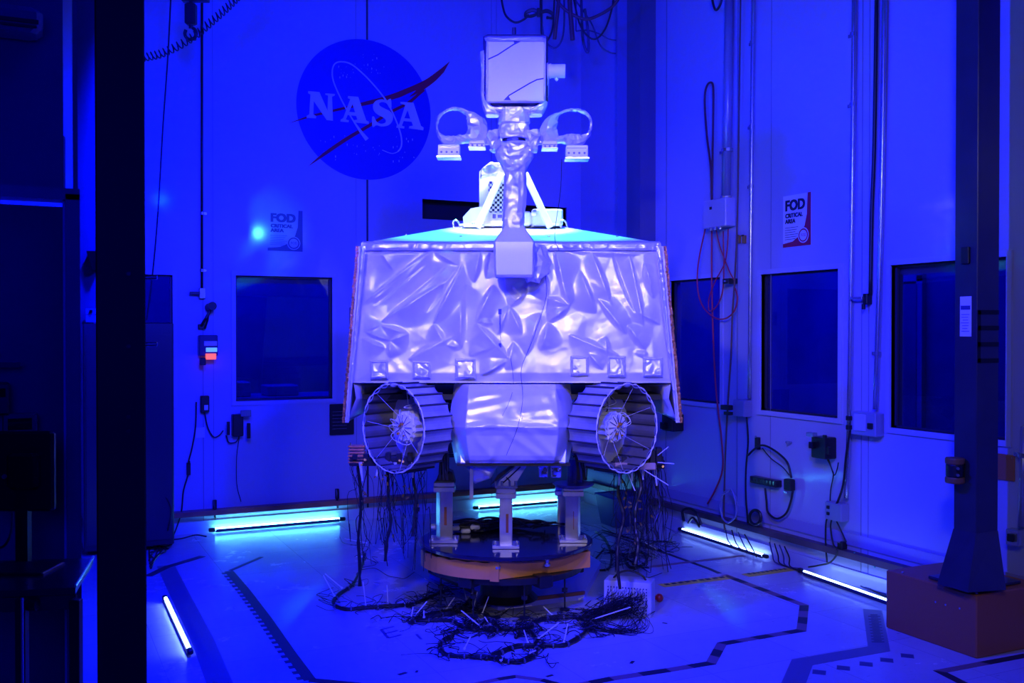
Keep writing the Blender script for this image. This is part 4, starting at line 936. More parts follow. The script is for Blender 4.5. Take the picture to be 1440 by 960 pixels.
for (u0, u1, v0, v1, big) in ((614.7, 648.6, 204, 223, 1), (794, 828, 205, 225, 1), (659, 683, 199, 209.5, 0), (761.5, 784.5, 200, 211, 0)):
    uc, vc = (u0+u1)/2, (v0+v1)/2; W_ = (u1-u0)/F*5.38; H_ = (v1-v0)/F*5.38
    mb = MB(); mb.box(D(uc, vc-.5, 5.38), W_*.9, .07, H_*.9, RT, FH, UPZ, bev=.004); cm = mb.build('camera_housing', WHITE, rover)
    mb = MB(); mb.box(D(uc, v1-1, 5.37), W_, .1, H_*.14, RT, FH, UPZ, bev=.002); mb.build('lower_lip', mat('bright lip metal', (.85, .85, .85), .25, .5), cm)
    mb = MB()
    for k in range(4 if big else 3): mb.cyl(D(u0+(u1-u0)*(k+.8)/(4.6 if big else 3.6), vc, 5.346), D(u0+(u1-u0)*(k+.8)/(4.6 if big else 3.6), vc, 5.34), .006, n=10)
    mb.box(D(uc, v0+3, 5.344), W_*.8, .003, .004, RT, FH, UPZ); mb.build('port', mat('dim port', (.2, .2, .3), .2), cm)
for s, ua, ub in ((-1, 684, 702), (1, 744, 762)):
    mb = MB(); mb.cyl(D(ua-2, 200, 5.4), D(ub+2, 200, 5.4), .014, n=12); mb.build('loop_axle', ALU, rover)
    loft('shoulder_wrap', [(184, ua+5 if s < 0 else ua-1, ub if s < 0 else ub-6, .03), (194, ua+3 if s < 0 else ua, ub if s < 0 else ub-3, .04), (206, ua+6 if s < 0 else ua-1, ub+1 if s < 0 else ub-7, .04), (213, ua+6 if s < 0 else ua+2, ub-6 if s < 0 else ub-8, .02)], 5.37, FOILC, .01, 24, 3, sub=5)

# equipment behind the mast on the deck
DE = 6.62
mb = MB(); P0 = [(674, 241), (688, 229), (712, 231), (722, 245), (722, 318), (668, 318), (674, 290)]
mb.prism([D(u, v, DE) for u, v in P0], FH*.22); mb.build('instrument_tower', WHITE, rover)
foil_grid([[D(676, 240, DE-.02), D(690, 228, DE-.02), D(716, 232, DE-.02)], [D(675, 252, DE-.02), D(692, 248, DE-.02), D(716, 250, DE-.02)]], 30, 14, .012, None, NF).build('tower_hood', FOILC, rover, smooth=True)
mb = MB(); mb.prism([D(687, 255, DE-.012), D(714, 255, DE-.012), D(714, 298.5, DE-.012), D(687, 298.5, DE-.012)], FH*.006); mb.build('target_plate', CHECK, rover)
mb = MB(); mb.box(D(695, 304, DE-.02), .022, .02, .028, RT, FH, UPZ, bev=.002); mb.box(D(703, 304, DE-.02), .03, .02, .02, RT, FH, UPZ, bev=.002); mb.build('tower_connector', INK2, rover)
def strut(a, b, w_, dep=.03):
    mb = MB(); ax = (b-a).normalized(); mb.box((a+b)/2, (b-a).length, w_, dep, ax, ax.cross(FH).normalized(), FH, bev=.004); mb.build('tower_strut', WHITE, rover)
strut(D(706, 244, DE-.10), D(671, 320, DE-.12), .045); strut(D(738, 244, DE-.10), D(774, 320, DE-.12), .045)
mb = MB(); mb.prism([D(651, 305, DE-.06), D(662, 293, DE-.06), D(678, 290, DE-.06), D(680, 319, DE-.06), D(652, 319, DE-.06)], FH*.2); mb.box(D(769, 307.5, DE+.02), .205, .2, .108, RT, FH, UPZ, bev=.01); mb.box(D(738, 309, DE+.02), .08, .2, .09, RT, FH, UPZ, bev=.01); mb.build('instrument_base', WHITE, rover)
mb = MB(); mb.box(D(700, 314, DE-.09), .34, .04, .02, RT, FH, UPZ, bev=.004); mb.cyl(D(748, 300, DE-.09), D(754, 300, DE-.09), .02, n=12); mb.build('base_clamp', ALU, rover)
for (u, v) in ((640, 314), (791, 314)):
    mb = MB(); mb.tube([D(u-2, 320, DE-.1), D(u-3, 312, DE-.1), D(u+1, 309.5, DE-.1), D(u+5, 313, DE-.1), D(u+7, 320, DE-.1)], .006, 8); mb.tube([D(u+(6 if u < 700 else -6), 316, DE-.1), D(u+(20 if u < 700 else -20), 315, DE-.1)], .008, 8, 1); mb.build('deck_handle', ALU, rover)

# ------------------------------------------------------------------ PEDESTAL / TURNTABLE
DC = 6.10; DR = .53; DZ = .427; dx = (711.5-720)/F*DC
tt_ = thing('turntable_stand', 'round black turntable with aluminium posts and amber skirt carrying the rover', 'stand', C(dx, DC, 0), -YAW)
cc_ = C(dx, DC, DZ)
mb = MB(); mb.lathe(cc_, UPZ, [(0, 0), (DR-.012, 0), (DR, -.004), (DR, -.02), (DR-.01, -.026), (0, -.026)], 96); mb.build('round_plate', mat('polished dark plate', (.03, .03, .06), .12, .5), tt_, smooth=False)
mb = MB()
for k in range(10):
    a = 2*math.pi*(k+.35)/10; p = C(dx+.47*math.cos(a), DC+.47*math.sin(a), 0); mb.cyl(Vector((p.x, p.y, DZ-.07)), Vector((p.x, p.y, DZ-.026)), .011, n=10); mb.cyl(Vector((p.x, p.y, DZ-.075)), Vector((p.x, p.y, DZ-.06)), .018, n=10)
mb.build('standoff', STEEL, tt_)
# skirt: curved left part, corner in front, straight right part
z1, z0 = .384, .288
def fz(u, v, z): 
    p = FL(u, v, z); return p
cor = FL(699, 801, .345); rgt = FL(830, 784, .345); lft = FL(592, 781, .345)
ctr = C(dx, DC, .345)
sk = []
la = lft-ctr; ca_ = cor-ctr
ang0 = math.atan2(la.dot(FH), la.dot(RT)); ang1 = math.atan2(ca_.dot(FH), ca_.dot(RT))
if ang0 > 0: ang0 -= 2*math.pi
for k in range(20):
    f = k/20; a = ang0+(ang1-ang0)*f; r_ = la.length*(1-f)+ca_.length*f; sk.append(ctr+RT*math.cos(a)*r_+FH*math.sin(a)*r_)
sk += [cor, cor.lerp(rgt, .5), rgt]
rb = ctr+FH*.45+RT*.38; lb = ctr+FH*.45-RT*.38
sk += [rb, lb]
mb = MB(); n_ = len(sk); O_ = [Vector((p.x, p.y, 0)) for p in sk]; I_ = [ctr*1+(p-ctr)*.975 for p in sk]; I_ = [Vector((p.x, p.y, 0)) for p in I_]
zt_ = lambda k: z1+.004*math.sin(k*1.7)
for k in range(n_):
    j = (k+1) % n_; mb.face([O_[k]+UPZ*z0, O_[j]+UPZ*z0, O_[j]+UPZ*zt_(j), O_[k]+UPZ*zt_(k)]); mb.face([I_[k]+UPZ*z0, I_[j]+UPZ*z0, I_[j]+UPZ*zt_(j), I_[k]+UPZ*zt_(k)]); mb.face([O_[k]+UPZ*zt_(k), O_[j]+UPZ*zt_(j), I_[j]+UPZ*zt_(j), I_[k]+UPZ*zt_(k)])
# overlap tab at the corner
e_ = (rgt-cor).normalized(); mb.box(cor-RT*.014-UPZ*.009-FH*.004, .052, .012, .112, (RT*.94+FH*.0-FH*.34).normalized(), (FH*.94+RT*.34).normalized(), UPZ)
mb.build('skirt', ORANGE, tt_)
mb = MB(); mb.prism([Vector((p.x, p.y, .315)) for p in I_], UPZ*.02); mb.build('inner_deck', BLKP, tt_)
mb = MB()
for a in (0, math.pi/3, 2*math.pi/3): 
    ax = RT*math.cos(a)+FH*math.sin(a); mb.box(C(dx, DC, .26), .95, .09, .07, ax, UPZ.cross(ax), UPZ, bev=.006)
mb.lathe(C(dx, DC+.05, 0), UPZ, [(0, .25), (.16, .25), (.16, .09), (.2, .052), (0, .052)], 32); mb.lathe(C(dx, DC+.02, 0), UPZ, [(.40, .285), (.47, .285), (.47, .25), (.40, .25), (.40, .285)], 48); mb.build('base_frame', BLACK, tt_)
base = [FL(604, 812), FL(700, 858), FL(822, 843), FL(845, 800), FL(800, 770), FL(650, 772)]
mb = MB(); mb.prism([p+UPZ*.001 for p in base], UPZ*.05); mb.build('base_plate', mat('blue grey base paint', (.3, .3, .95), .3), tt_)
mb = MB()
for i in range(2):
    a = FL(*((604, 812), (700, 858))[i])+UPZ*.045; b = FL(*((700, 858), (822, 843))[i])+UPZ*.045; ax = (b-a).normalized(); mb.box((a+b)/2, (b-a).length, .02, .02, ax, UPZ.cross(ax), UPZ)
mb.build('base_edge', mat('brown wood edge', (.2, .07, .06), .5), tt_)
for k in range(4):
    a = -2.75+k*.72; p = C(dx+.42*math.cos(a), DC+.42*math.sin(a), 0)
    mb = MB(); mb.cyl((p.x, p.y, .05), (p.x, p.y, .06), .03, n=14); mb.cyl((p.x, p.y, .06), (p.x, p.y, .28), .005, n=10); mb.cyl((p.x, p.y, .16), (p.x, p.y, .18), .018, n=6); mb.build('levelling_foot', mat('dark bolt steel', (.02, .02, .03), .35, .3), tt_)
def post(uc, wpx, vt, d, rot=0.0, foot=True, decal=True, topw=1.5):
    w_ = wpx/F*d; p = D(uc, 600, d); zt2 = D(uc, vt, d).z; ax = RT*math.cos(rot)+FH*math.sin(rot); ay = UPZ.cross(ax)
    mb = MB(); mb.box(Vector((p.x, p.y, (DZ+zt2)/2)), w_, w_, zt2-DZ, ax, ay, UPZ, bev=.004); po = mb.build('post', ALU, tt_)
    if foot:
        mb = MB(); mb.box(Vector((p.x, p.y, DZ+.010)), w_*2.1, w_*1.9, .018, RT, FH, UPZ, bev=.002); mb.build('foot_plate', ALU, po)
        mb = MB()
        for sx in (-1, 1):
            q = Vector((p.x, p.y, 0))+RT*sx*w_*.85-FH*w_*.6; mb.cyl(q+UPZ*(DZ+.018), q+UPZ*(DZ+.045), .007, n=8); mb.cyl(q+UPZ*(DZ+.019), q+UPZ*(DZ+.03), .012, n=6)
        mb.build('foot_bolt', STEEL, po)
    mb = MB(); mb.box(Vector((p.x, p.y, zt2+.012)), w_*topw, w_*1.4, .026, RT, FH, UPZ, bev=.003); mb.box(Vector((p.x, p.y, zt2-.02)), w_*topw*1.05, w_*1.3, .03, RT, FH, UPZ, bev=.003); mb.build('top_plate', ALU, po)
    if decal:
        mb = MB(); mb.box(Vector((p.x, p.y, zt2-.18))+NF*(w_/2+.001)+RT*w_*.1, w_*.2, .003, .11, RT, FH, UPZ); mb.build('sticker', mat('rust sticker', (.25, .07, .03), .5), po)
    return po
post(711.5, 18, 691, 5.86); post(625, 19, 682, 6.02, .35); post(805.5, 18.5, 688, 6.03, -.25); post(790, 12, 688, 6.5, 0, False, False)
# leg adaptor on the middle post and mounts on the outer posts
mb = MB(); q = .03
mb.prism([D(700, 684, 5.82), D(702, 677, 5.82), D(726, 655, 5.82), D(742, 653, 5.82), D(728, 675, 5.82), D(724, 684, 5.82)], FH*.06); mb.build('angled_bracket', mat('white anodised bracket', (.7, .7, .62), .4, .2), tt_)
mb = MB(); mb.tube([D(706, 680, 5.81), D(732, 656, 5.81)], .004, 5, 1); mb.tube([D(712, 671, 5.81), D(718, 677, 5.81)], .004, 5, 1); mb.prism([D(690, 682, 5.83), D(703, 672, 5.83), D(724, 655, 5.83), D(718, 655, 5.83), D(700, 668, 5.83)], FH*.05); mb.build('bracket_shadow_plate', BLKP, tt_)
mb = MB(); mb.box(D(712, 683.5, 5.84), .13, .08, .014, RT, FH, UPZ); mb.build('bracket_foot', STEEL, tt_)
mb = MB(); 
for u in (697, 706, 717, 725): mb.cyl(D(u, 683, 5.80), D(u, 676, 5.80), .007, n=6)
mb.build('bracket_bolt', STEEL, tt_)
mb = MB(); mb.prism([D(612, 679, 6.0), D(640, 679, 6.0), D(636, 664, 6.0), D(622, 657, 6.0), D(616, 668, 6.0)], FH*.1); mb.cyl(D(625, 664, 5.98), D(625, 640, 6.05), .03, n=12); mb.build('mount_head', BLKP, tt_)
mb = MB(); mb.lathe(D(806, 684, 6.03), UPZ, [(0, 0), (.10, .0), (.125, .015), (.125, .022), (0, .03)], 28); mb.cyl(D(808, 680, 6.03), D(808, 645, 6.03), .045, n=14); mb.build('mount_head', mat('blue mount cup', (.07, .07, .25), .3, .2), tt_)
mb = MB(); mb.box(D(610, 740, 6.1), .04, .04, .03, RT, FH, UPZ, bev=.008); mb.build('white_cap', WHITE, tt_)

# cable pile on the turntable
random.seed(44)
mb = MB()
for k in range(16):
    a0 = random.uniform(0, 6.28); pts = []
    for j in range(7):
        a = a0+j*.55; r_ = random.uniform(.15, .42); x_ = dx+r_*math.cos(a); y_ = DC+.12+abs(r_*math.sin(a))*.7; pts.append(C(x_, y_, DZ+.012+random.uniform(0, .05)))
    mb.tube(pts, random.choice([.004, .006, .008]), 6, 6)
tag(mb.build('cable_pile', CABLE), 'tangled pile of black cables lying on the turntable top', 'cables', kind='stuff')
mb = MB()
for (u, v) in ((640, 742), (655, 746), (668, 741)): mb.box(D(u, v, 6.25), .06, .05, .025, RT, FH, UPZ, bev=.006)
tag(mb.build('connector_cluster', mat('pale connector', (.5, .5, .55), .3)), 'pale grey connectors among black cables behind left post', 'connector')

# ------------------------------------------------------------------ wire harnesses of the rover
random.seed(5)
def hang(name, lab, x0, x1, vtop, d, seed, sx):
    random.seed(seed)
    t = thing(name, lab, 'wiring', FL((x0+x1)/2, 800))
    mb = MB(); mb.box(D((x0+x1)/2, vtop+8, d), (x1-x0)/F*d, .06, .05, RT, FH, UPZ, bev=.004)
    for k in range(7):
        u = x0+(x1-x0)*(k+.5)/7; mb.box(D(u, vtop+2, d-.02), .028, .05, random.uniform(.02, .05), RT, FH, UPZ, bev=.003)
    mb.build('connector_rail', mat('dark connector metal', (.03, .03, .04), .3, .3), t)
    for k in range(9):
        mb = MB(); u = random.uniform(x0, x1); vq = vtop+random.uniform(6, 14); mb.cyl(D(u, vq, d-.030), D(u, vq, d-.05), .007, n=8)
        mb.build('brass_contact', mat('brass contact', (.6, .35, .1), .3, .7), t)
    for k in range(4):
        mb = MB(); u = x0+(x1-x0)*(k+.6)/4.4; mb.cyl(D(u, vtop+10, d-.03), D(u+random.uniform(-3, 3), vtop+34+random.uniform(-6, 6), d-.05), .010, .005, n=8)
        mb.build('white_sleeve', mat('translucent white sleeve', (.55, .55, .6), .4), t)
    mb = MB()
    for tr in range(3):
        u0 = x0+(x1-x0)*(.15+.35*tr); pts = [D(u0, vtop+14, d)]
        for j in range(6): pts.append(D(u0+random.uniform(-5, 5), vtop+14+j*(34-7*tr), d-.02*j))
        mb.tube(pts, .009, 7, 5, jit=.8)
    mb.build('wire_trunk', CABLE, t)
    mb = MB()
    for k in range(40):
        u0 = random.uniform(x0, x1); u1 = u0+random.uniform(-14, 22)*sx; pts = [D(u0, vtop+10, d)]
        for j in range(5): pts.append(D(u0+(u1-u0)*j/4+random.uniform(-8, 8), vtop+20+j*random.uniform(18, 36), d+random.uniform(-.08, .08)))
        q = pts[-1]; q.z = max(q.z, .01); mb.tube(pts, random.choice([.0013, .0018, .0025]), 4, 4)
    w = mb.build('loose_wires', CABLE, t); w['kind'] = 'stuff'
    for k in range(14):
        mb = MB(); p = D(random.uniform(x0-2, x1+2), random.uniform(vtop+22, vtop+120), d-.04); mb.cyl(p, p+Vector((random.uniform(-1, 1), random.uniform(-1, 1), random.uniform(-1, 1))).normalized()*.02, .005, n=6)
        mb.build('wire_clip', mat('brass contact', (.6, .35, .1), .3, .7), t)
    return t
hang('hanging_harness', 'wiring harness hanging beneath the left wheel to the floor', 492, 600, 640, 5.62, 71, 1)
hang('hanging_harness', 'wiring harness hanging beneath the right wheel to the floor', 862, 934, 644, 5.66, 72, .6)
# copper plate stack
t = thing('copper_coil', 'small stack of copper plates left of the left wheel', 'coil', D(502, 653, 5.6))
for k in range(6):
    mb = MB(); mb.box(D(502, 649-k*4.4, 5.62), .095+random.uniform(-.006, .006), .06, .011, RT, FH, UPZ, bev=.002); mb.build('plate', mat('copper plate', (.85, .30, .10), .35, .3, bump=.3, bscale=40), t)
mb = MB(); mb.cyl(D(493, 654, 5.6), D(493, 622, 5.6), .004, n=6); mb.cyl(D(511, 654, 5.6), D(511, 622, 5.6), .004, n=6); mb.build('tie_rod', STEEL, t)
t = thing('terminal_block', 'black terminal blocks beside the right wheel', 'connector', D(917, 655, 5.66))
for k in range(3): mb = MB(); mb.box(D(908+9*k, 641+3*(k % 2), 5.62), .034, .05, .10, RT, FH, UPZ, bev=.004); mb.build('block', BLKP, t)
mb = MB(); mb.box(D(893, 655, 5.6), .23, .05, .038, RT, FH, UPZ, bev=.004); mb.build('carrier_rail', mat('tan carrier', (.45, .3, .2), .4), t)
mb = MB()
for (a, b) in (((925, 640), (940, 628)), ((880, 658), (893, 690)), ((905, 660), (940, 682)), ((925, 650), (948, 652))): mb.tube([D(*a, 5.58), D(*b, 5.54)], .003, 5, 1)
mb.build('tie_tail', WHITEC, t)

def harness(lab, paths, r, ties=(), wires=0, seed=1, name='cable_harness', cat='cables', m_=CABLE):
    random.seed(seed); t = thing(name, lab, cat, FL(*paths[0][len(paths[0])//2]))
    for P_ in paths:
        for q in range(3):
            mb = MB(); of = [Vector((random.uniform(-1, 1), random.uniform(-1, 1), 0))*r*.55 for _ in P_]
            pts = [FL(u, v)+UPZ*(r*.62+r*.55*(q % 2)+random.uniform(0, r*.5))+o for (u, v), o in zip(P_, of)]; mb.tube(pts, r*.62, 7, 7, jit=.35); mb.build('bundle', m_, t, smooth=True)
        pp = spline([FL(u, v) for u, v in P_], 3)
        for k in range(1, len(pp)-1, 3):
            mb = MB(); dd_ = (pp[k+1]-pp[k-1]).normalized(); c0 = pp[k]+UPZ*r*.9; mb.cyl(c0-dd_*.004, c0+dd_*.004, r*1.35, n=10); mb.build('tie_band', mat('grey tie band', (.10, .10, .16), .4), t)
    for a, b in ties:
        lo_, hi_ = (a, b) if a[1] > b[1] else (b, a); p = FL(*lo_)+UPZ*.025; dpt = p.dot(FH); q_ = D(*hi_, (p-CAM).dot(FH)-.0)
        if q_.z < .01: q_.z = .01
        mb = MB(); ax = (q_-p).normalized(); sd_ = ax.cross(FH).normalized(); mb.box((p+q_)/2, (q_-p).length, .0062, .002, ax, sd_, ax.cross(sd_)); mb.box(p, .012, .012, .009, ax, sd_, ax.cross(sd_)); mb.build('zip_tie', mat('white nylon', (.75, .75, .8), .35), t)
    if wires:
        mb = MB()
        for k in range(wires):
            P_ = random.choice(paths); i0 = random.randrange(len(P_)); u, v = P_[i0]; pts = []
            for j in range(6):
                q = FL(u, v)+UPZ*random.uniform(.003, .05); q.x = min(q.x, XR-.15); q.y = min(q.y, YB-.2); pts.append(q); u += random.uniform(-22, 22); v += random.uniform(-7, 7)
            mb.tube(pts, random.choice([.0013, .0018, .0024]), 4, 5)
        w = mb.build('loose_wires', m_, t); w['kind'] = 'stuff'
    return t
z7 = lambda x, y: (440+x*.229, 740+y*.229); z8 = lambda x, y: (700+x*.229, 740+y*.229)
harness('black cable bundle curving over floor left of turntable, white ties standing up', [[z7(320, 180), z7(295, 270), z7(240, 370), z7(160, 430), z7(125, 490), z7(200, 518), z7(330, 512), z7(560, 498)], [z7(580, 500), z7(690, 462), z7(800, 405)]], .0125,
        [(z7(65, 300), z7(135, 455)), (z7(75, 290), z7(178, 400)), (z7(308, 340), z7(325, 510)), (z7(455, 360), z7(460, 495)), (z7(685, 318), z7(800, 405)), (z7(195, 75), z7(330, 120)), (z7(262, 185), z7(300, 205)), (z7(615, 495), z7(605, 580))], 40, 2)
harness('dense black cable knot before the turntable corner, many white ties', [[z7(600, 605), z7(650, 580), z7(760, 560), z7(860, 545), z7(930, 500), z7(980, 450), z7(1060, 425), z7(1130, 445), z7(1180, 500)], [z7(620, 580), z7(730, 550), z7(880, 525), z7(1000, 520), z7(1080, 570), z7(1150, 640)], [z7(870, 665), z7(950, 635), z7(1030, 635), z7(1100, 650), z8(60, 640), z8(190, 640)], [z7(640, 590), z7(840, 590), z7(900, 625), z7(1000, 650), z7(1060, 600), z7(1140, 570)]], .013,
        [(z7(915, 345), z7(943, 470)), (z7(983, 305), z7(978, 455)), (z7(870, 435), z7(820, 530)), (z7(1080, 430), z7(1040, 560)), (z7(682, 515), z7(682, 585)), (z7(910, 515), z7(1035, 645)), (z7(1010, 400), z7(985, 530)), (z7(1055, 555), z7(1085, 630)), (z8(160, 635), z8(185, 740)), (z7(700, 460), z7(620, 580))], 90, 3)
harness('large black cable loop lying nearest the camera on floor', [[z7(860, 690), z7(800, 715), z7(780, 760), z7(820, 800), z7(900, 812), z7(1000, 815), z7(1100, 822), z8(40, 842), z8(130, 845), z8(200, 822), z8(238, 785), z8(240, 730), z8(225, 690), z8(190, 660)], [z7(1060, 830), z8(0, 800), z8(60, 770), z8(130, 752), z8(220, 748), z8(310, 748), z8(400, 745), z8(470, 715), z8(530, 665), z8(560, 620), z8(600, 600)]], .0135,
        [(z7(970, 670), z7(930, 780)), (z8(375, 590), z8(250, 715)), (z8(430, 595), z8(405, 740)), (z8(30, 810), z8(20, 850)), (z8(200, 805), z8(235, 760))], 50, 4)
harness('black cable bundle arching to the connector box', [[z8(110, 690), z8(190, 640), z8(270, 590), z8(370, 572), z8(470, 572), z8(545, 585), z8(610, 560), z8(680, 530), z8(740, 500)], [z8(530, 640), z8(580, 600), z8(620, 570), z8(700, 540)]], .015,
        [(z8(815, 495), z8(570, 600)), (z8(280, 490), z8(335, 570)), (z8(50, 530), z8(210, 485)), (z8(530, 430), z8(500, 470))], 70, 6)
harness('black cables fallen beside right side of turntable', [[(838, 748), (852, 762), (860, 782), (856, 800), (838, 803), (832, 795), (850, 772)], [(858, 775), (875, 782), (890, 792), (905, 800)]], .008, (), 14, 8)
harness('black cable coil on floor above the connector box', [[(885, 780), (880, 790), (888, 800), (902, 797), (910, 788), (905, 779), (893, 777), (886, 785)], [(905, 745), (900, 765), (895, 780), (890, 795)]], .010, (), 26, 9)
harness('thin black floor cables behind harness at right of turntable', [[(846, 746), (880, 756), (905, 765), (930, 775)], [(905, 770), (925, 762), (945, 763)]], .006, (((906, 762), (923, 776)), ((880, 690), (893, 702))), 20, 10)

# connector box
p0 = FL(847, 868); d0 = (p0-CAM).dot(FH)
A = FL(849, 863); B = FL(915.5, 869); ex = (B-A).normalized(); ey = UPZ.cross(ex); W = (B-A).length; H = .205
t = thing('connector_box', 'pale grey connector box crowded with wires on floor', 'connector box', (A+B)/2)
m_ = (A+B)/2+ey*.07
mb = MB(); mb.box(m_+UPZ*H/2, W, .14, H, ex, ey, UPZ, bev=.004); mb.build('casing', mat('pale grey casing', (.5, .5, .62), .4), t)
mb = MB(); k_ = 0
fc = (A+B)/2-ey*.002
for i in range(14):
    for j in range(9):
        c0 = fc+ex*((i-6.5)*W*.062)+UPZ*(H*(.12+.088*j)); mb.cyl(c0, c0-ey*.006, .0045, n=6)
mb.build('socket_grid', INK2, t)
mb = MB(); random.seed(21)
for i in range(12):
    for j in range(6):
        c0 = fc+ex*((i-5.5)*W*.062)+UPZ*(H*(.28+.095*j)); mb.cyl(c0, c0-ey*.03+UPZ*random.uniform(-.012, .002), .004, n=6)
mb.build('plug', mat('white plug', (.6, .6, .68), .35), t)
mb = MB()
for i in range(90):
    c0 = fc+ex*(random.uniform(-.42, .42)*W)+UPZ*(H*random.uniform(.25, .85)); tx = FL(random.uniform(815, 850), random.uniform(862, 876))+UPZ*.02
    pts = [c0-ey*.02, c0-ey*random.uniform(.05, .09)-UPZ*.02, c0.lerp(tx, .45)-ey*random.uniform(.03, .12)+UPZ*random.uniform(-.05, .03), tx]
    for q in pts: q.z = max(q.z, .006)
    mb.tube(pts, .0017, 4, 5)
for i in range(26):
    u = random.uniform(870, 915); pts = [fc+ex*(random.uniform(-.3, .45)*W)+UPZ*random.uniform(.04, .12)-ey*.03, FL(u, random.uniform(878, 884))+UPZ*.03, FL(u-20+random.uniform(-10, 30), random.uniform(884, 895))+UPZ*.006, FL(u-60, random.uniform(876, 888))+UPZ*.006]
    mb.tube(pts, .0015, 4, 6)
w = mb.build('wire_fan', CABLE, t); w['kind'] = 'stuff'
mb = MB(); mb.tube([m_+ex*-.10*W/.29+UPZ*H, m_+ex*-.06+UPZ*(H+.035), m_+ex*.0+UPZ*(H+.05), m_+ex*.07+UPZ*(H+.03), m_+ex*.1+UPZ*H], .006, 8); mb.build('carry_strap', CABLE, t)
rbp = FL(927, 846); 
mb = MB(); mb.lathe(rbp+UPZ*.026, UPZ, [(.026*math.sin(math.pi*k/12), -.026*math.cos(math.pi*k/12)) for k in range(13)], 20)
t = thing('round_cap', 'small red ball shaped cap behind the connector box', 'cap', rbp); mb.build('ball', RED, t, smooth=True)
mb = MB(); mb.cyl(rbp+UPZ*.026+RT*-.02, rbp+UPZ*.026+RT*-.05, .012, n=12); mb.build('stem', RED, t)

# blue bin behind right
t = thing('storage_bin', 'blue plastic bin standing behind the right post near the wall', 'bin', FL(875, 742))
bp = [FL(845, 735), FL(866, 743), FL(905, 737), FL(893, 729)]; cb = sum(bp, Vector())/4; ztop = .26
topv = [cb+(p-cb)*1.25+UPZ*ztop for p in bp]
mb = MB(); mb.hexa(bp+topv); mb.build('tub', BINP, t)
mb = MB(); 
for k in range(4): mb.tube([topv[k], topv[(k+1) % 4]], .010, 6, 1)
mb.build('rim', BINP, t)

# ------------------------------------------------------------------ wall fittings helpers
def pipe(lab, P, pts, r, m_, name='conduit', cat='conduit', clips=(), off=None, top=True):
    t = thing(name, lab, cat, P(*pts[-1], .03)); o_ = r+.008 if off is None else off
    mb = MB(); mb.tube([P(u, v, o_) for u, v in pts], r, 10, 1 if len(pts) == 2 else 5); mb.build('pipe' if name == 'conduit' else 'cord', m_, t, smooth=True)
    for (u, v) in clips:
        c0 = P(u, v, o_); mb = MB(); al = Vector((0, 1, 0)) if P is RW else Vector((1, 0, 0)); nr = Vector((-1, 0, 0)) if P is RW else Vector((0, -1, 0))
        mb.cyl(c0-UPZ*.012, c0+UPZ*.012, r*1.35, n=12); mb.box(c0+al*r*2.2-nr*(o_*.6), r*3, .006, .022, al, nr, UPZ); mb.build('clamp', STEEL, t)
    return t
def wbox(name, lab, cat, P, u0, v0, u1, v1, dep, m_, parts=(), off=0.0, parent=None):
    a = P(u0, v0, off); b = P(u1, v1, off); isr = P is RW; al = Vector((0, -1, 0)) if isr else Vector((1, 0, 0)); nr = Vector((-1, 0, 0)) if isr else Vector((0, -1, 0))
    c = (a+b)/2; W = abs((b-a).dot(al)); H = abs(a.z-b.z); t = parent or thing(name, lab, cat, Vector((c.x, c.y, min(a.z, b.z))))
    mb = MB(); mb.box(c+nr*(dep/2+.001), W, dep, H, al, nr, UPZ, bev=min(.006, W*.08, H*.08, dep*.2)); mb.build(name if parent else 'casing', m_, t)
    for (nm, mm, x, z, w_, h_, dd_) in parts:
        mb = MB(); mb.box(c+nr*(dep+dd_/2)+al*(x*W)+UPZ*(z*H), w_*W, dd_, h_*H, al, nr, UPZ, bev=min(.003, w_*W*.1, h_*H*.1, dd_*.2)); mb.build(nm, mm, t)
    return t
GB = mat('grey steel box', (.32, .32, .42), .35, .3)
# back wall
PC1 = pipe('thin black conduit on back wall dropping left of the first window', BW, [(284, -20), (284, 405)], .011, BLKP, clips=((284, 300), (283.5, 380)))
wbox('outlet_head', 'dark fitting at bottom end of black conduit on back wall', 'fitting', BW, 279, 405, 288, 420, .05, STEEL, (('lever', BLKP, -1.2, 0, 1.6, .3, .01),), parent=PC1)
t = thing('clamp_lamp', 'black jointed clamp arm on back wall under the conduit', 'clamp', BW(288, 462))
mb = MB(); mb.tube([BW(283, 458, .04), BW(290, 447, .08), BW(296, 436, .08)], .012, 8, 1); mb.tube([BW(288, 462, .05), BW(292, 450, .08), BW(293, 440, .08)], .008, 8, 1); mb.build('arm', BLKP, t)
mb = MB(); mb.cyl(BW(294, 432, .02), BW(299, 430, .14), .035, n=14); mb.build('head', BLKP, t)
mb = MB(); mb.box(BW(283, 459, .02), .05, .04, .04, bev=.004); mb.build('foot', BLKP, t)
wbox('regulator_box', 'small wall unit glowing red and blue beside the back window', 'regulator', BW, 278, 471, 304, 500, .09, mat('blue black casing', (.03, .03, .12), .3), (('label_band', PAPER, .1, .1, .7, .22, .006), ('dial', GLOWB, .15, -.2, .6, .2, .008), ('red_bowl', GLOWR, .1, -.52, .55, .28, .03), ('black_knob', BLKP, -.35, -.75, .3, .35, .05)))
wbox('junction_box', 'black junction box above the dangling cord on back wall', 'junction box', BW, 281, 556, 293, 579, .06, BLKP, (('white_face', WHITE, .1, -.2, .45, .3, .006),))
wbox('paper_tag', 'pale paper tag tilted on back wall below junction box', 'tag', BW, 275, 601, 288, 615, .004, PAPER)
t = wbox('power_supply', 'black power supply on back wall below window corner', 'power supply', BW, 325, 582, 340, 612, .08, BLKP, (('bracket', STEEL, .7, .55, 1.0, .3, .02), ('plug', BLKP, -.95, -.1, .25, .6, .03), ('plug', BLKP, .95, -.25, .3, .7, .03)))
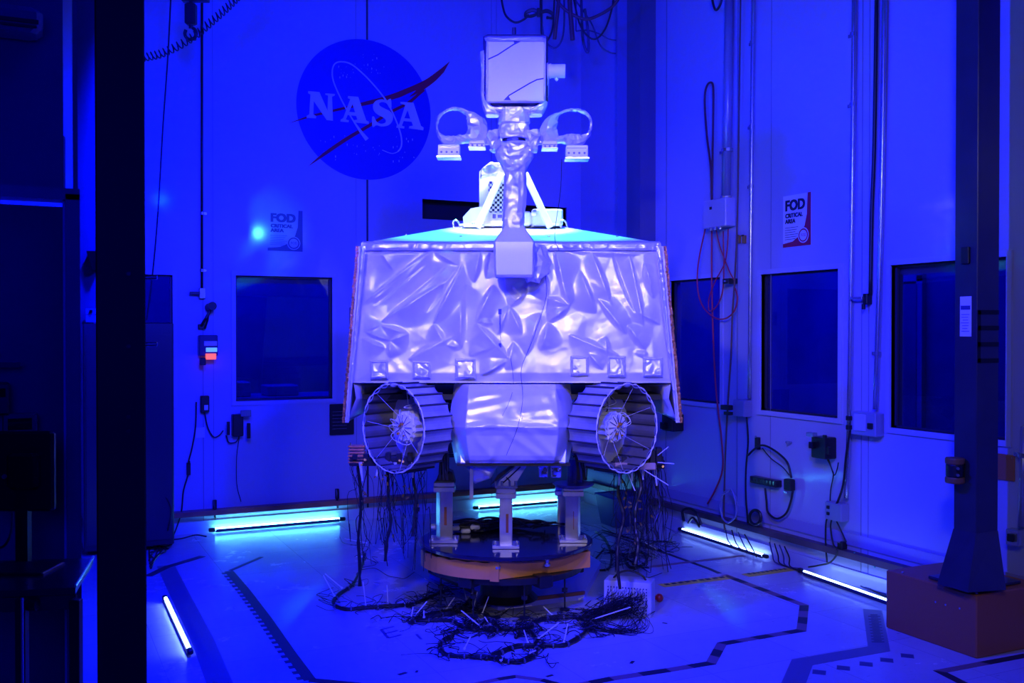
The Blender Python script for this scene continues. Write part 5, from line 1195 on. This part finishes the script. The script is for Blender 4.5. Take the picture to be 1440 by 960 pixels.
wbox('vented_plate', 'black slotted plate on back wall beside rover edge', 'vent plate', BW, 463, 568, 497, 610, .02, BLACK, tuple(('slot', STEEL, -.1, .25-.11*k, .6, .012, .003) for k in range(6)))
wbox('wall_socket', 'small dark socket on back wall seen left of rover top', 'socket', BW, 491, 432, 498, 456, .03, INK2, (('switch', BLKP, 0, .1, .4, .2, .01),))
PC3 = pipe('black cord with inline plug hanging to floor beside left window', BW, [(276, 565), (275, 600), (270, 630), (265, 650), (265, 665), (258, 690), (255, 720), (247, 745), (240, 760)], .006, CABLE, 'mains_cable', 'cable', off=.03)
wbox('inline_plug', 'dark inline plug halfway down the cord by the cabinet', 'plug', BW, 262, 650, 267.5, 667, .03, CABLE, (('collar', BLKG, 0, .55, .6, .2, .02),), off=.01, parent=PC3)
pipe('black looping lead between junction box and power supply', BW, [(288, 580), (292, 600), (300, 614), (308, 612), (314, 605)], .005, CABLE, 'thin_cable', 'cable', off=.03)
pipe('black lead drooping beneath the power supply', BW, [(318, 612), (322, 622), (332, 621), (337, 612)], .005, CABLE, 'thin_cable', 'cable', off=.03)
pipe('thin lead running from power supply down to copper strip', BW, [(337, 612), (333, 640), (333, 680), (339, 705)], .003, CABLE, 'thin_cable', 'cable', off=.02)
for lab, u in (('black spring clamp on copper strip above left lamp', 302), ('black spring clamp on copper strip near rover', 474)):
    vv = 716 if u < 400 else 700
    t = thing('spring_clamp', lab, 'clamp', BW(u, vv+16, .05)); 
    mb = MB(); mb.box(BW(u, vv-6, .045), .03, .03, .09, bev=.003); mb.build('jaw', BLKP, t)
    mb = MB(); mb.tube([BW(u-1, vv-12, .06), BW(u, vv, .08), BW(u+1, vv+14, .06)], .008, 6); mb.build('handle', BLKP, t)
t = thing('power_adaptor', 'black adaptor lying with cords on floor by left cabinet', 'adaptor', FL(225, 760))
mb = MB(); mb.box(FL(222, 762)+UPZ*.04, .16, .09, .08, RT, FH, UPZ, bev=.01); mb.build('casing', BLKP, t)
mb = MB(); random.seed(9)
for k in range(7): mb.tube([FL(218+random.uniform(-5, 8), 765+random.uniform(-3, 6), .02), FL(230+random.uniform(-8, 14), 768+random.uniform(-4, 6), .015), FL(212+random.uniform(-2, 20), 775+random.uniform(-4, 8), .01), FL(206+random.uniform(0, 12), 790+random.uniform(-6, 10), .01)], .005, 6)
mb.tube([FL(230, 760, .02), FL(255, 757, .02), FL(275, 752, .02), FL(290, 754, .02)], .006, 6); mb.build('cord', CABLE, t)

# right wall: conduits and boxes
pipe('fat conduit on right wall ending in the upper junction box', RW, [(1026, -20), (1021, 283)], .034, mat('satin conduit', (.34, .34, .45), .3, .4), clips=((1022.5, 211), (1021, 278)))
wbox('junction_box', 'pale junction box under fat conduit on right wall', 'junction box', RW, 1003, 284, 1035, 318, .10, FRAME, (('knockout', BLKP, -.15, .2, .1, .1, .004), ('gland', STEEL, -.1, -.55, .08, .12, .02), ('gland', STEEL, .1, -.55, .08, .12, .02), ('gland', STEEL, .3, -.55, .08, .12, .02)))
pipe('long slim steel conduit on right wall left of warning poster', RW, [(1060, -20), (1057, 200), (1054, 560)], .015, STEEL, clips=((1058, 60), (1056.5, 178), (1056, 262)))
pipe('steel conduit on right wall between poster and big window, left one', RW, [(1201.5, -20), (1198, 300), (1194, 590), (1190, 700)], .016, STEEL, clips=((1200, 48), (1199, 147)))
pipe('steel conduit on right wall nearest big window', RW, [(1244.5, -20), (1239, 300), (1231, 575)], .017, STEEL, clips=((1234, 497),))
PC2 = pipe('black hose on right wall between the two steel conduits', RW, [(1233, -20), (1229.5, 200), (1226, 300), (1224, 415)], .013, CABLE, 'hose', 'hose')
wbox('tap_fitting', 'small brass tap at the end of black hose', 'tap', RW, 1221, 413, 1227, 428, .05, BLKP, (('lever', STEEL, -1.8, .1, 3.0, .25, .015), ('stub', BLKP, 0, -.7, .5, .5, .02)), parent=PC2)
wbox('junction_box', 'clear topped junction box under steel conduit near big window', 'junction box', RW, 1209, 577, 1244, 614, .08, GB, (('cover', FRAME, -.1, .05, .45, .7, .012), ('dial', BLKP, .32, -.05, .2, .25, .015), ('plug', BLKP, -.5, .2, .15, .2, .03), ('plug', BLKP, -.5, -.2, .15, .2, .03)))
wbox('outlet_box', 'steel outlet box low on right wall fed by black cord', 'outlet', RW, 1172, 703, 1195, 733, .08, GB, (('socket', BLKP, -.25, .2, .16, .18, .01), ('socket', BLKP, -.25, -.15, .16, .18, .01)))
wbox('camera_unit', 'black camera unit with looped leads on right wall', 'camera', RW, 1156, 612, 1177, 645, .10, BLKP, (('lens', BLKG, -.3, .1, .3, .3, .03), ('bracket', STEEL, -.3, .6, .5, .2, .04), ('side_bar', BLACK, .5, .1, .18, 1.1, .02), ('knob', BLKP, .75, -.05, .2, .35, .02)))
wbox('terminal_strip', 'dark slotted terminal panel low on right wall', 'terminal panel', RW, 1063, 668, 1100, 685, .06, BLACK, tuple(('slot', BLKG, -.42+.12*k, .1, .05, .5, .004) for k in range(8)))
wbox('inline_breaker', 'black inline breaker hanging right of terminal panel', 'breaker', RW, 1109, 672, 1119, 690, .05, BLKP, (('gland', STEEL, 0, -.6, .5, .2, .02),), off=.02)
wbox('junction_box', 'grey box at foot of slim steel conduit on right wall', 'junction box', RW, 1042, 561, 1058, 586, .08, GB, (('plug', BLKP, -.8, .0, .7, .3, .05), ('plug', BLKP, -.7, -.35, .5, .2, .04)))
wbox('camera_unit', 'black camera unit on right wall just beyond rover side', 'camera', RW, 947, 580, 962, 606, .12, BLKP, (('lens', BLKG, -.2, -.2, .4, .4, .03), ('bracket', BLACK, .3, .6, .4, .3, .04)))
for lab, u in (('left small amber connector hanging by right wall conduit', 1041), ('right small amber connector hanging by right wall conduit', 1048.5)):
    wbox('small_connector', lab, 'connector', RW, u-1.5, 331, u+1.5, 342, .025, mat('amber connector', (.35, .18, .03), .4), (('cap', BLKP, 0, .45, .9, .2, .01),))
wbox('thermostat_bolt', 'tiny bolt head on right wall below middle window', 'bolt', RW, 1107.5, 619.5, 1114, 623, .02, STEEL, (('head', STEEL, .3, 0, .3, 1.2, .02),))
# cables on right wall
pipe('tall red cable loop hanging from a peg on right wall', RW, [(1001, 300), (1000, 240), (994, 190), (991, 140), (994, 121), (1000, 116), (1003, 124), (1003, 160), (1002, 220), (1001, 270), (1001, 300)], .009, mat('dark red cable', (.09, .01, .03), .45), 'hanging_cable', 'cable', off=.05)
pipe('wide red cable looping left from the upper junction box', RW, [(1000, 290), (991, 325), (982, 370), (981, 405), (988, 430), (1004, 446), (1019, 448), (1032, 438), (1037, 420), (1034, 405)], .006, REDC, 'hanging_cable', 'cable', off=.06)
pipe('red cable falling straight from junction box to floor strip', RW, [(1001, 318), (1001, 400), (1004, 500), (1008, 560), (1015, 620), (1016, 660), (1005, 690), (995, 708)], .007, REDC, 'hanging_cable', 'cable', off=.05)
pipe('red cable crossing below upper junction box, left strand', RW, [(1006, 318), (1012, 345), (1020, 367), (1026, 382), (1032, 393)], .005, REDC, 'hanging_cable', 'cable', off=.06)
pipe('dark red cable pair curling under upper junction box', RW, [(1024, 322), (1023, 345), (1019, 370), (1006, 395), (997, 420), (998, 437), (1008, 430), (1016, 410), (1018, 375), (1017, 325)], .005, REDC, 'hanging_cable', 'cable', off=.07)
PC4 = pipe('long brown cord hung through black knob on right wall', RW, [(1041.6, -20), (1040, 100), (1037, 300), (1033, 396), (1030, 440), (1028, 500), (1024, 560), (1020, 640), (1018, 720), (1019, 745)], .007, mat('brown cord', (.14, .07, .05), .5), 'hanging_cable', 'cable', off=.06)
wbox('cord_clip', 'black round clip holding brown cord on right wall', 'clip', RW, 1029, 392, 1038, 399, .09, BLKP, (('pin', STEEL, 0, 0, .3, .3, .01),), parent=PC4)
pipe('black cable dropping from foot of slim conduit to floor strip', RW, [(1050, 586), (1052, 620), (1049, 660), (1049, 700), (1052, 735)], .007, CABLE, 'hanging_cable', 'cable', off=.04)
pipe('thick black cable arching over terminal panel', RW, [(1052, 640), (1060, 632), (1070, 626), (1082, 629), (1098, 640), (1108, 652), (1113, 672)], .008, CABLE, 'hanging_cable', 'cable', off=.05)
wbox('cable_weight', 'slim black probe sticking up above terminal panel', 'probe', RW, 1065.5, 614, 1070, 632, .03, BLKP, (('tip', STEEL, 0, .55, .4, .15, .01),))
pipe('thin black cable under the thick arch beside terminal panel', RW, [(1072, 630), (1085, 645), (1100, 656), (1110, 668)], .004, CABLE, 'hanging_cable', 'cable', off=.03)
pipe('black and white cable hanging in U beneath terminal panel', RW, [(1076, 686), (1078, 705), (1080, 720), (1092, 729), (1105, 722), (1112, 705), (1115, 690)], .008, CABLE, 'hanging_cable', 'cable', off=.05)
pipe('black cord curving down from clear topped junction box', RW, [(1212, 585), (1204, 588), (1196, 605), (1190, 640), (1186, 680), (1178, 705), (1170, 718)], .008, CABLE, 'mains_cable', 'cable', off=.07)
pipe('thin black leads hanging from camera unit to outlet', RW, [(1165, 645), (1170, 660), (1172, 668), (1168, 690), (1167, 715)], .004, CABLE, 'thin_cable', 'cable', off=.04)
pipe('black lead from camera unit curling back up to its side', RW, [(1179, 650), (1177, 660), (1173, 668), (1168, 655), (1163, 645)], .004, CABLE, 'thin_cable', 'cable', off=.05)
pipe('black cord from outlet box snaking down to copper strip, left', RW, [(1170, 720), (1162, 732), (1161, 765), (1163, 790)], .006, CABLE, 'mains_cable', 'cable', off=.05)
pipe('black cord from outlet box reaching floor near lamp end', RW, [(1172, 722), (1168, 740), (1172, 765), (1178, 775), (1168, 790), (1150, 795), (1137, 797)], .006, CABLE, 'mains_cable', 'cable', off=.06)
pipe('black cord from outlet box bent right to small clamp', RW, [(1172, 724), (1180, 740), (1187, 755), (1190, 762)], .005, CABLE, 'mains_cable', 'cable', off=.05)
wbox('small_adaptor', 'small black adaptor sitting on the copper strip of right wall', 'adaptor', RW, 1185, 760, 1192, 772, .05, BLKP, (('prong', STEEL, 0, .5, .3, .2, .01),))
for i, (u, v) in enumerate(((1202, 781), (1230, 792))):
    mb = MB(); mb.tube([RW(u-.5, v-5, .04), RW(u, v+6, .045)], .006, 6, 1)
    tag(mb.build('green_tie', mat('green tie', (.1, .6, .4), .4)), ['green tie on the copper strip of right wall, left one', 'green tie on the copper strip of right wall, right one'][i], 'tie')
random.seed(31)
t = thing('cable_coil', 'coil of pale thin cable hung low on right wall', 'cable coil', RW(1025, 745, .05))
for k in range(4):
    mb = MB(); mb.tube([RW(1025+13*math.cos(a)*random.uniform(.7, 1), 712+26*math.sin(a)*random.uniform(.75, 1), .05+.02*k) for a in [j*math.pi/5 for j in range(10)]], .004, 6, 5, closed=True); mb.build('turn', mat('pale cable', (.3, .3, .45), .4), t)
t = thing('cable_coil', 'small tight black cable ring hung on right wall', 'cable coil', RW(1062, 740, .05))
for k in range(3):
    mb = MB(); mb.tube([RW(1062+8*math.cos(a), 727+10*math.sin(a), .05+.015*k) for a in [j*math.pi/5 for j in range(10)]], .011, 8, 4, closed=True); mb.build('turn', CABLE, t)
t = thing('cable_coil', 'black cable arc resting on the strip near rover right side', 'cable coil', RW(975, 735, .05))
mb = MB(); mb.tube([RW(962, 733, .05), RW(960, 718, .06), RW(970, 715, .06), RW(980, 722, .06), RW(986, 738, .05)], .012, 7); mb.tube([RW(968, 735, .05), RW(975, 728, .06), RW(984, 741, .05)], .01, 7); mb.build('turn', CABLE, t)
random.seed(32)
for i, lab in enumerate(('cords draped from right strip to floor below pale coil', 'cords draped from right strip to floor at gap between lamps', 'cords draped over floor behind the nearer wall lamp')):
    t = thing('draped_cable', lab, 'cord', FL((1040, 1105, 1220)[i], (770, 800, 835)[i]))
    for k in range(4):
        mb = MB()
        if i == 0: pts = [RW(1020+k*9, 742+k*3, .03), RW(1024+k*11, 760+k*3, .05), RW(1035+k*9, 770+k*3, .08), FL(1052+k*4, 768+k*5, .01)]
        elif i == 1: pts = [RW(1082+k*7, 762+k*2, .04), RW(1086+k*8, 778+k*2, .06), FL(1090+k*7, 790+k*2, .02), FL(1110+k*6, 797+k*2, .01), FL(1128, 799, .01)]
        else: pts = [FL(1180+k*14, 812+k*5, .01), FL(1196+k*16, 814+k*8, .01), FL(1215+k*14, 826+k*5, .01), FL(1245+k*12, 835+k*5, .01)]
        mb.tube(pts, .005, 6); mb.build('cord', CABLE if k % 2 else BLUEC, t)
t = thing('torn_cardboard', 'crumpled tan tape strip on floor by right wall', 'tape scrap', FL(1225, 828))
a = FL(1207, 818, .0); b = FL(1243, 832, .0); ax = (b-a).normalized(); ay = UPZ.cross(ax)
mb = MB(); n_ = 9; vs = []
for k in range(n_):
    p = a.lerp(b, k/(n_-1)); w_ = .035+.012*((k*7) % 3)
    vs += [p-ay*w_+UPZ*.004, p+UPZ*(.02+.012*(k % 2)), p+ay*w_+UPZ*.006]
mb.add(vs, [(k*3+j, k*3+j+1, k*3+j+4, k*3+j+3) for k in range(n_-1) for j in range(2)]); mb.build('strip', mat('tan cardboard', (.5, .35, .22), .6), t)
mb = MB(); mb.tube([p+UPZ*.032 for p in (a, a.lerp(b, .3), a.lerp(b, .6), b)], .004, 5); mb.build('cord', CABLE, t)
# switch box and conduit at right frame edge, brown plate
wbox('switch_box', 'steel switch box with black knob at right frame edge', 'switch', RW, 1424, 741, 1443, 768, .06, STEEL, (('knob', BLKP, 0, 0, .45, .45, .02),))
pipe('conduit rising from switch box at the right frame edge', RW, [(1436, 740), (1440, 600)], .018, mat('satin conduit', (.34, .34, .45), .3, .4), clips=((1438, 640),))
wbox('brown_plate', 'small brown plate on right wall behind slate column', 'plate', RW, 1403, 637, 1428, 677, .012, BROWN, (('screw', STEEL, .4, .4, .05, .05, .004), ('screw', STEEL, -.4, -.4, .05, .05, .004)))

# objects seen through windows
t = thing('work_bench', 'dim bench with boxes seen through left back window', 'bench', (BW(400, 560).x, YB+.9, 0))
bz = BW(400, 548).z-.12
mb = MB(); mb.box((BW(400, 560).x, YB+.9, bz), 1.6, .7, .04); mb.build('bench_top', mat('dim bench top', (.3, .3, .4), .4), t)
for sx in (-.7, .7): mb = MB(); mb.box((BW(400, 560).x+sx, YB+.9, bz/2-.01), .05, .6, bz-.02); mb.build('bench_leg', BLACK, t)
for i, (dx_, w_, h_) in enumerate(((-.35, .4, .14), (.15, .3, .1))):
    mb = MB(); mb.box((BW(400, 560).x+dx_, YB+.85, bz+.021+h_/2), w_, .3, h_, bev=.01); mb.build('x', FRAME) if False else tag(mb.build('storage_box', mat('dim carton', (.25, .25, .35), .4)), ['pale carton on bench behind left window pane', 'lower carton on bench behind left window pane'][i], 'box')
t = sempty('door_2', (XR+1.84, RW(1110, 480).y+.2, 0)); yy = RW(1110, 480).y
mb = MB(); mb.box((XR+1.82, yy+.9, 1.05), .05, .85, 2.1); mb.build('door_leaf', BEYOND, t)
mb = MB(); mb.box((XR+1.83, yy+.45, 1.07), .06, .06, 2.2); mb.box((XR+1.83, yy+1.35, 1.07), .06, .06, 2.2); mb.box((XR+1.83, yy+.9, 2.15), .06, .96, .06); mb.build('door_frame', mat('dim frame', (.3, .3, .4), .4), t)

# ------------------------------------------------------------------ overhead: hoist, hose, cables
dh = 6.5
t = thing('hoist_hook', 'black chain hoist block with hook hanging at upper left', 'hoist', D(268, 56, dh))
mb = MB(); mb.box(D(268.5, 20, dh), .07, .06, .14, RT, FH, UPZ, bev=.01); mb.build('block', BLKP, t)
mb = MB(); mb.tube([D(268+8*math.cos(a), 47+8.5*math.sin(a), dh) for a in [-1.2+j*.62 for j in range(9)]], .011, 8, 4); mb.build('hook', BLKP, t)
mb = MB(); mb.cyl(D(268.5, 34, dh), D(268.5, 40, dh), .014, n=10); mb.box(D(275, 0, dh), .17, .05, .02, RT, FH, UPZ); mb.cyl(D(268.5, 6, dh), Vector((D(268.5, 6, dh).x, D(268.5, 6, dh).y, WALLH)), .012, n=8); mb.build('chain', BLKP, t)
t = thing('coiled_hose', 'dark coiled air hose sagging across the upper left', 'hose', D(268, 60, dh-.2))
ax_pts = spline([D(196, 82, dh-.2), D(230, 74, dh-.2), D(268, 54, dh-.2), D(300, 28, dh-.2), D(328, 2, dh-.2), D(350, -22, dh-.2)], 40)
hp_ = []
for i, p in enumerate(ax_pts): a = i*.95; hp_.append(p+FH*math.cos(a)*.028+(UPZ*.8-RT*.3)*math.sin(a)*.028)
e = hp_[-1]; mb = MB(); mb.tube([e, Vector((e.x, e.y, WALLH))], .006, 6, 1); mb.tube(hp_, .0045, 5, 2); mb.build('coil', CABLE, t)
t = thing('slanting_cable', 'thin black cord hanging slantwise at upper left', 'cord', D(206, 450, 6.9))
mb = MB(); mb.tube([D(241, -20, 6.9), D(236, 80, 6.9), D(229, 180, 6.9), D(222, 300, 6.9), D(214, 390, 6.9), D(206, 450, 6.9)], .0055, 6); mb.build('cord', CABLE, t)
random.seed(17)
da = 8.05
O = lambda x, y, d=da: D(660+x*.2083, y*.2083, d)
BRC = mat('brown cable', (.10, .03, .04), .45)
for lab, pts, r, m_, dd in (
    ('dark cable swag left of overhead bow tied bundle', [(210, -60), (225, 40), (250, 110), (310, 152), (370, 130), (400, 100)], .009, CABLE, 0),
    ('dark red overhead cable sagging toward the corner', [(570, -40), (620, 40), (700, 100), (790, 130), (880, 100), (960, 50), (1010, -10)], .013, BRC, 0),
    ('black overhead cable loop left of corner pilaster', [(700, -30), (740, 150), (800, 245), (860, 260), (920, 190), (960, 70), (975, -20)], .008, CABLE, 0),
    ('thick dark red strap hanging overhead, the longer one', [(675, -40), (680, 60), (688, 160), (697, 270)], .02, BRC, 0),
    ('thick dark red strap hanging overhead, the shorter one', [(605, -40), (598, 60), (585, 170), (575, 265)], .016, BRC, 0),
    ('thin black cable dropping beside camera head to the right', [(485, 40), (485, 150), (490, 240), (520, 280), (560, 200), (570, 80), (575, -20)], .008, CABLE, 0),
    ('faint blue cable loop against back wall, left one', [(490, 170), (510, 270), (570, 325), (620, 280), (640, 170), (640, -20)], .008, BLUEC, .2),
    ('faint blue cable loop against back wall, narrow one', [(755, -20), (765, 250), (790, 345), (805, 330), (800, 200), (780, 60)], .012, BLUEC, .25),
    ('faint blue cable curve reaching the corner pilaster', [(700, -20), (820, 150), (880, 300), (940, 350), (990, 362)], .007, BLUEC, .3),
    ('faint blue cable line rising to corner pilaster', [(720, 210), (800, 205), (880, 230), (940, 262), (990, 272)], .006, BLUEC, .35)):
    t = thing('overhead_cable', lab, 'cable', O(*pts[0], da+dd)); mb = MB(); mb.tube([O(x, y, da+dd) for x, y in pts], r, 7, 6); mb.build('cord', m_, t, smooth=True)
    e = O(*pts[0], da+dd); mb = MB(); mb.tube([e, Vector((e.x, e.y, WALLH))], r, 7, 1); mb.build('hanger', m_, t)
t = thing('overhead_cable', 'bow shaped tied cable bundle hanging above camera head', 'cable', O(470, 130))
for q in range(3):
    mb = MB(); mb.tube([O(470+45*0, 82+q*3), O(430, 62+q*6), O(385, 80+q*4), O(380, 105+q*4), O(420, 112-q*3), O(470, 90), O(520, 68+q*6), O(558, 88+q*4), O(560, 118+q*3), O(520, 122-q*4)], .010, 7, 6); mb.build('turn', CABLE, t)
mb = MB(); mb.box(O(468, 85), .03, .03, .07, RT, FH, UPZ, bev=.004); e = O(480, 60); mb.tube([e, Vector((e.x, e.y, WALLH))], .008, 7, 1); mb.build('tie', BLKP, t)
for lab, pts in (('small black cable bight at top centre right of pilaster', [(1000, -12), (1003, 6), (1007, 14), (1013, 6), (1017, -12)]),):
    t = thing('overhead_cable', lab, 'cable', RW(1007, 14, .1)); mb = MB(); mb.tube([RW(u, v, .1) for u, v in pts], .010, 7); e = RW(1000, -12, .1); mb.tube([e, Vector((e.x, e.y, WALLH))], .01, 7, 1); mb.build('cord', CABLE, t)

# ------------------------------------------------------------------ camera & lights
cam = bpy.data.cameras.new('camera'); co = bpy.data.objects.new('camera', cam); COL.objects.link(co)
cam.sensor_width = 36; cam.lens = 36*F/1440; co.location = CAM
M = Matrix((( RT.x, UW.x, -FW.x), (RT.y, UW.y, -FW.y), (RT.z, UW.z, -FW.z))).to_4x4(); M.translation = CAM
co.matrix_world = M; SC.camera = co; cam.clip_end = 60
def spot(name, loc, aim, power, col, size, blend=.4, rad=.06):
    l = bpy.data.lights.new(name, 'SPOT'); l.energy = power; l.color = col; l.spot_size = math.radians(size); l.spot_blend = blend; l.shadow_soft_size = rad
    o = bpy.data.objects.new(name, l); COL.objects.link(o); o.location = loc; o.rotation_euler = (Vector(aim)-Vector(loc)).to_track_quat('-Z', 'Y').to_euler(); return o
def area(name, loc, aim, power, col, sx, sy_, spread=180):
    l = bpy.data.lights.new(name, 'AREA'); l.energy = power; l.color = col; l.shape = 'RECTANGLE'; l.size = sx; l.size_y = sy_; l.spread = math.radians(spread)
    o = bpy.data.objects.new(name, l); COL.objects.link(o); o.location = loc; o.rotation_euler = (Vector(aim)-Vector(loc)).to_track_quat('-Z', 'Y').to_euler(); return o
BLUE = (0.0, 0.002, 1.0)
spot('blue_flood_left', (.62, 3.97, 3.32), (3.4, 6.6, 1.2), 1080, BLUE, 128, .2, .07)
spot('blue_flood_right', (1.7, 2.1, 3.6), (3.0, 7.4, 1.0), 1350, BLUE, 88, .6, .06)
area('blue_room_wash', (1.6, 3.2, 4.9), (2.6, 6.0, 0), 45, BLUE, 2.5, 2.5)
area('blue_front_fill', (-.6, -.6, 2.4), (1.5, 6, 1.5), 36, BLUE, 1.2, 1.2)
spot('white_key', (.35, 2.2, 3.25), C(.1, 5.6, 1.9), 165, (1.0, .82, .88), 50, .9, .07)
spot('white_fill', (1.3, .9, 3.3), C(1.1, 7, 1.6), 80, (1.0, .98, 1.0), 74, .9, .2)
spot('added_low_fill', (.8, .6, 1.9), C(0.2, 5.6, .7), 60, (1.0, .85, .8), 34, 1.0, .15)  # added warm fill to brighten the skirt and turntable
for s_ in (-1, 1): spot('cyan_deck_lamp', C(s_*.37, 6.16, 4.35), C(s_*.37, 6.17, 2.35), 330, (.06, .80, 1.0), 29, .6, .05)
spot('added_deck_whitener', C(0, 6.32, 4.35), C(0, 6.50, 2.4), 800, (.9, .95, 1.0), 27, .9, .05)  # added pale spot standing in for the overexposed middle of the deck
spot('cyan_marker_lamp', (3.02, 2.41, 3.15), BW(363, 328), 70, (.1, .8, 1.0), 9, .8, .03)
spot('added_box_fill', (1.6, -.3, 2.7), (4.55, 3.6, .15), 30, (1, .85, .8), 20, 1.0, .1)  # added warm spot that brings out the red of the brown box
area('added_back_room_fill', (1.0, YB+1.0, 3.9), (1.0, YB+1.2, 0), 380, (.0, .002, 1), 5, .4)  # unseen fill added to brighten the view through the back windows
area('added_right_room_fill', (XR+1.0, 7.9, 3.9), (XR+1.0, 8.2, 0), 430, (.0, .002, 1), .4, 5)  # unseen fill added so the right wall windows look less black
W_ = bpy.data.worlds.new('world'); SC.world = W_; W_.use_nodes = True; W_.node_tree.nodes['Background'].inputs[0].default_value = (.0, .0, .02, 1); W_.node_tree.nodes['Background'].inputs[1].default_value = .5
SC.view_settings.view_transform = 'Standard'; SC.view_settings.look = 'None'; SC.view_settings.gamma = 1; SC.view_settings.exposure = 0.0; SC.view_settings.use_curve_mapping = False
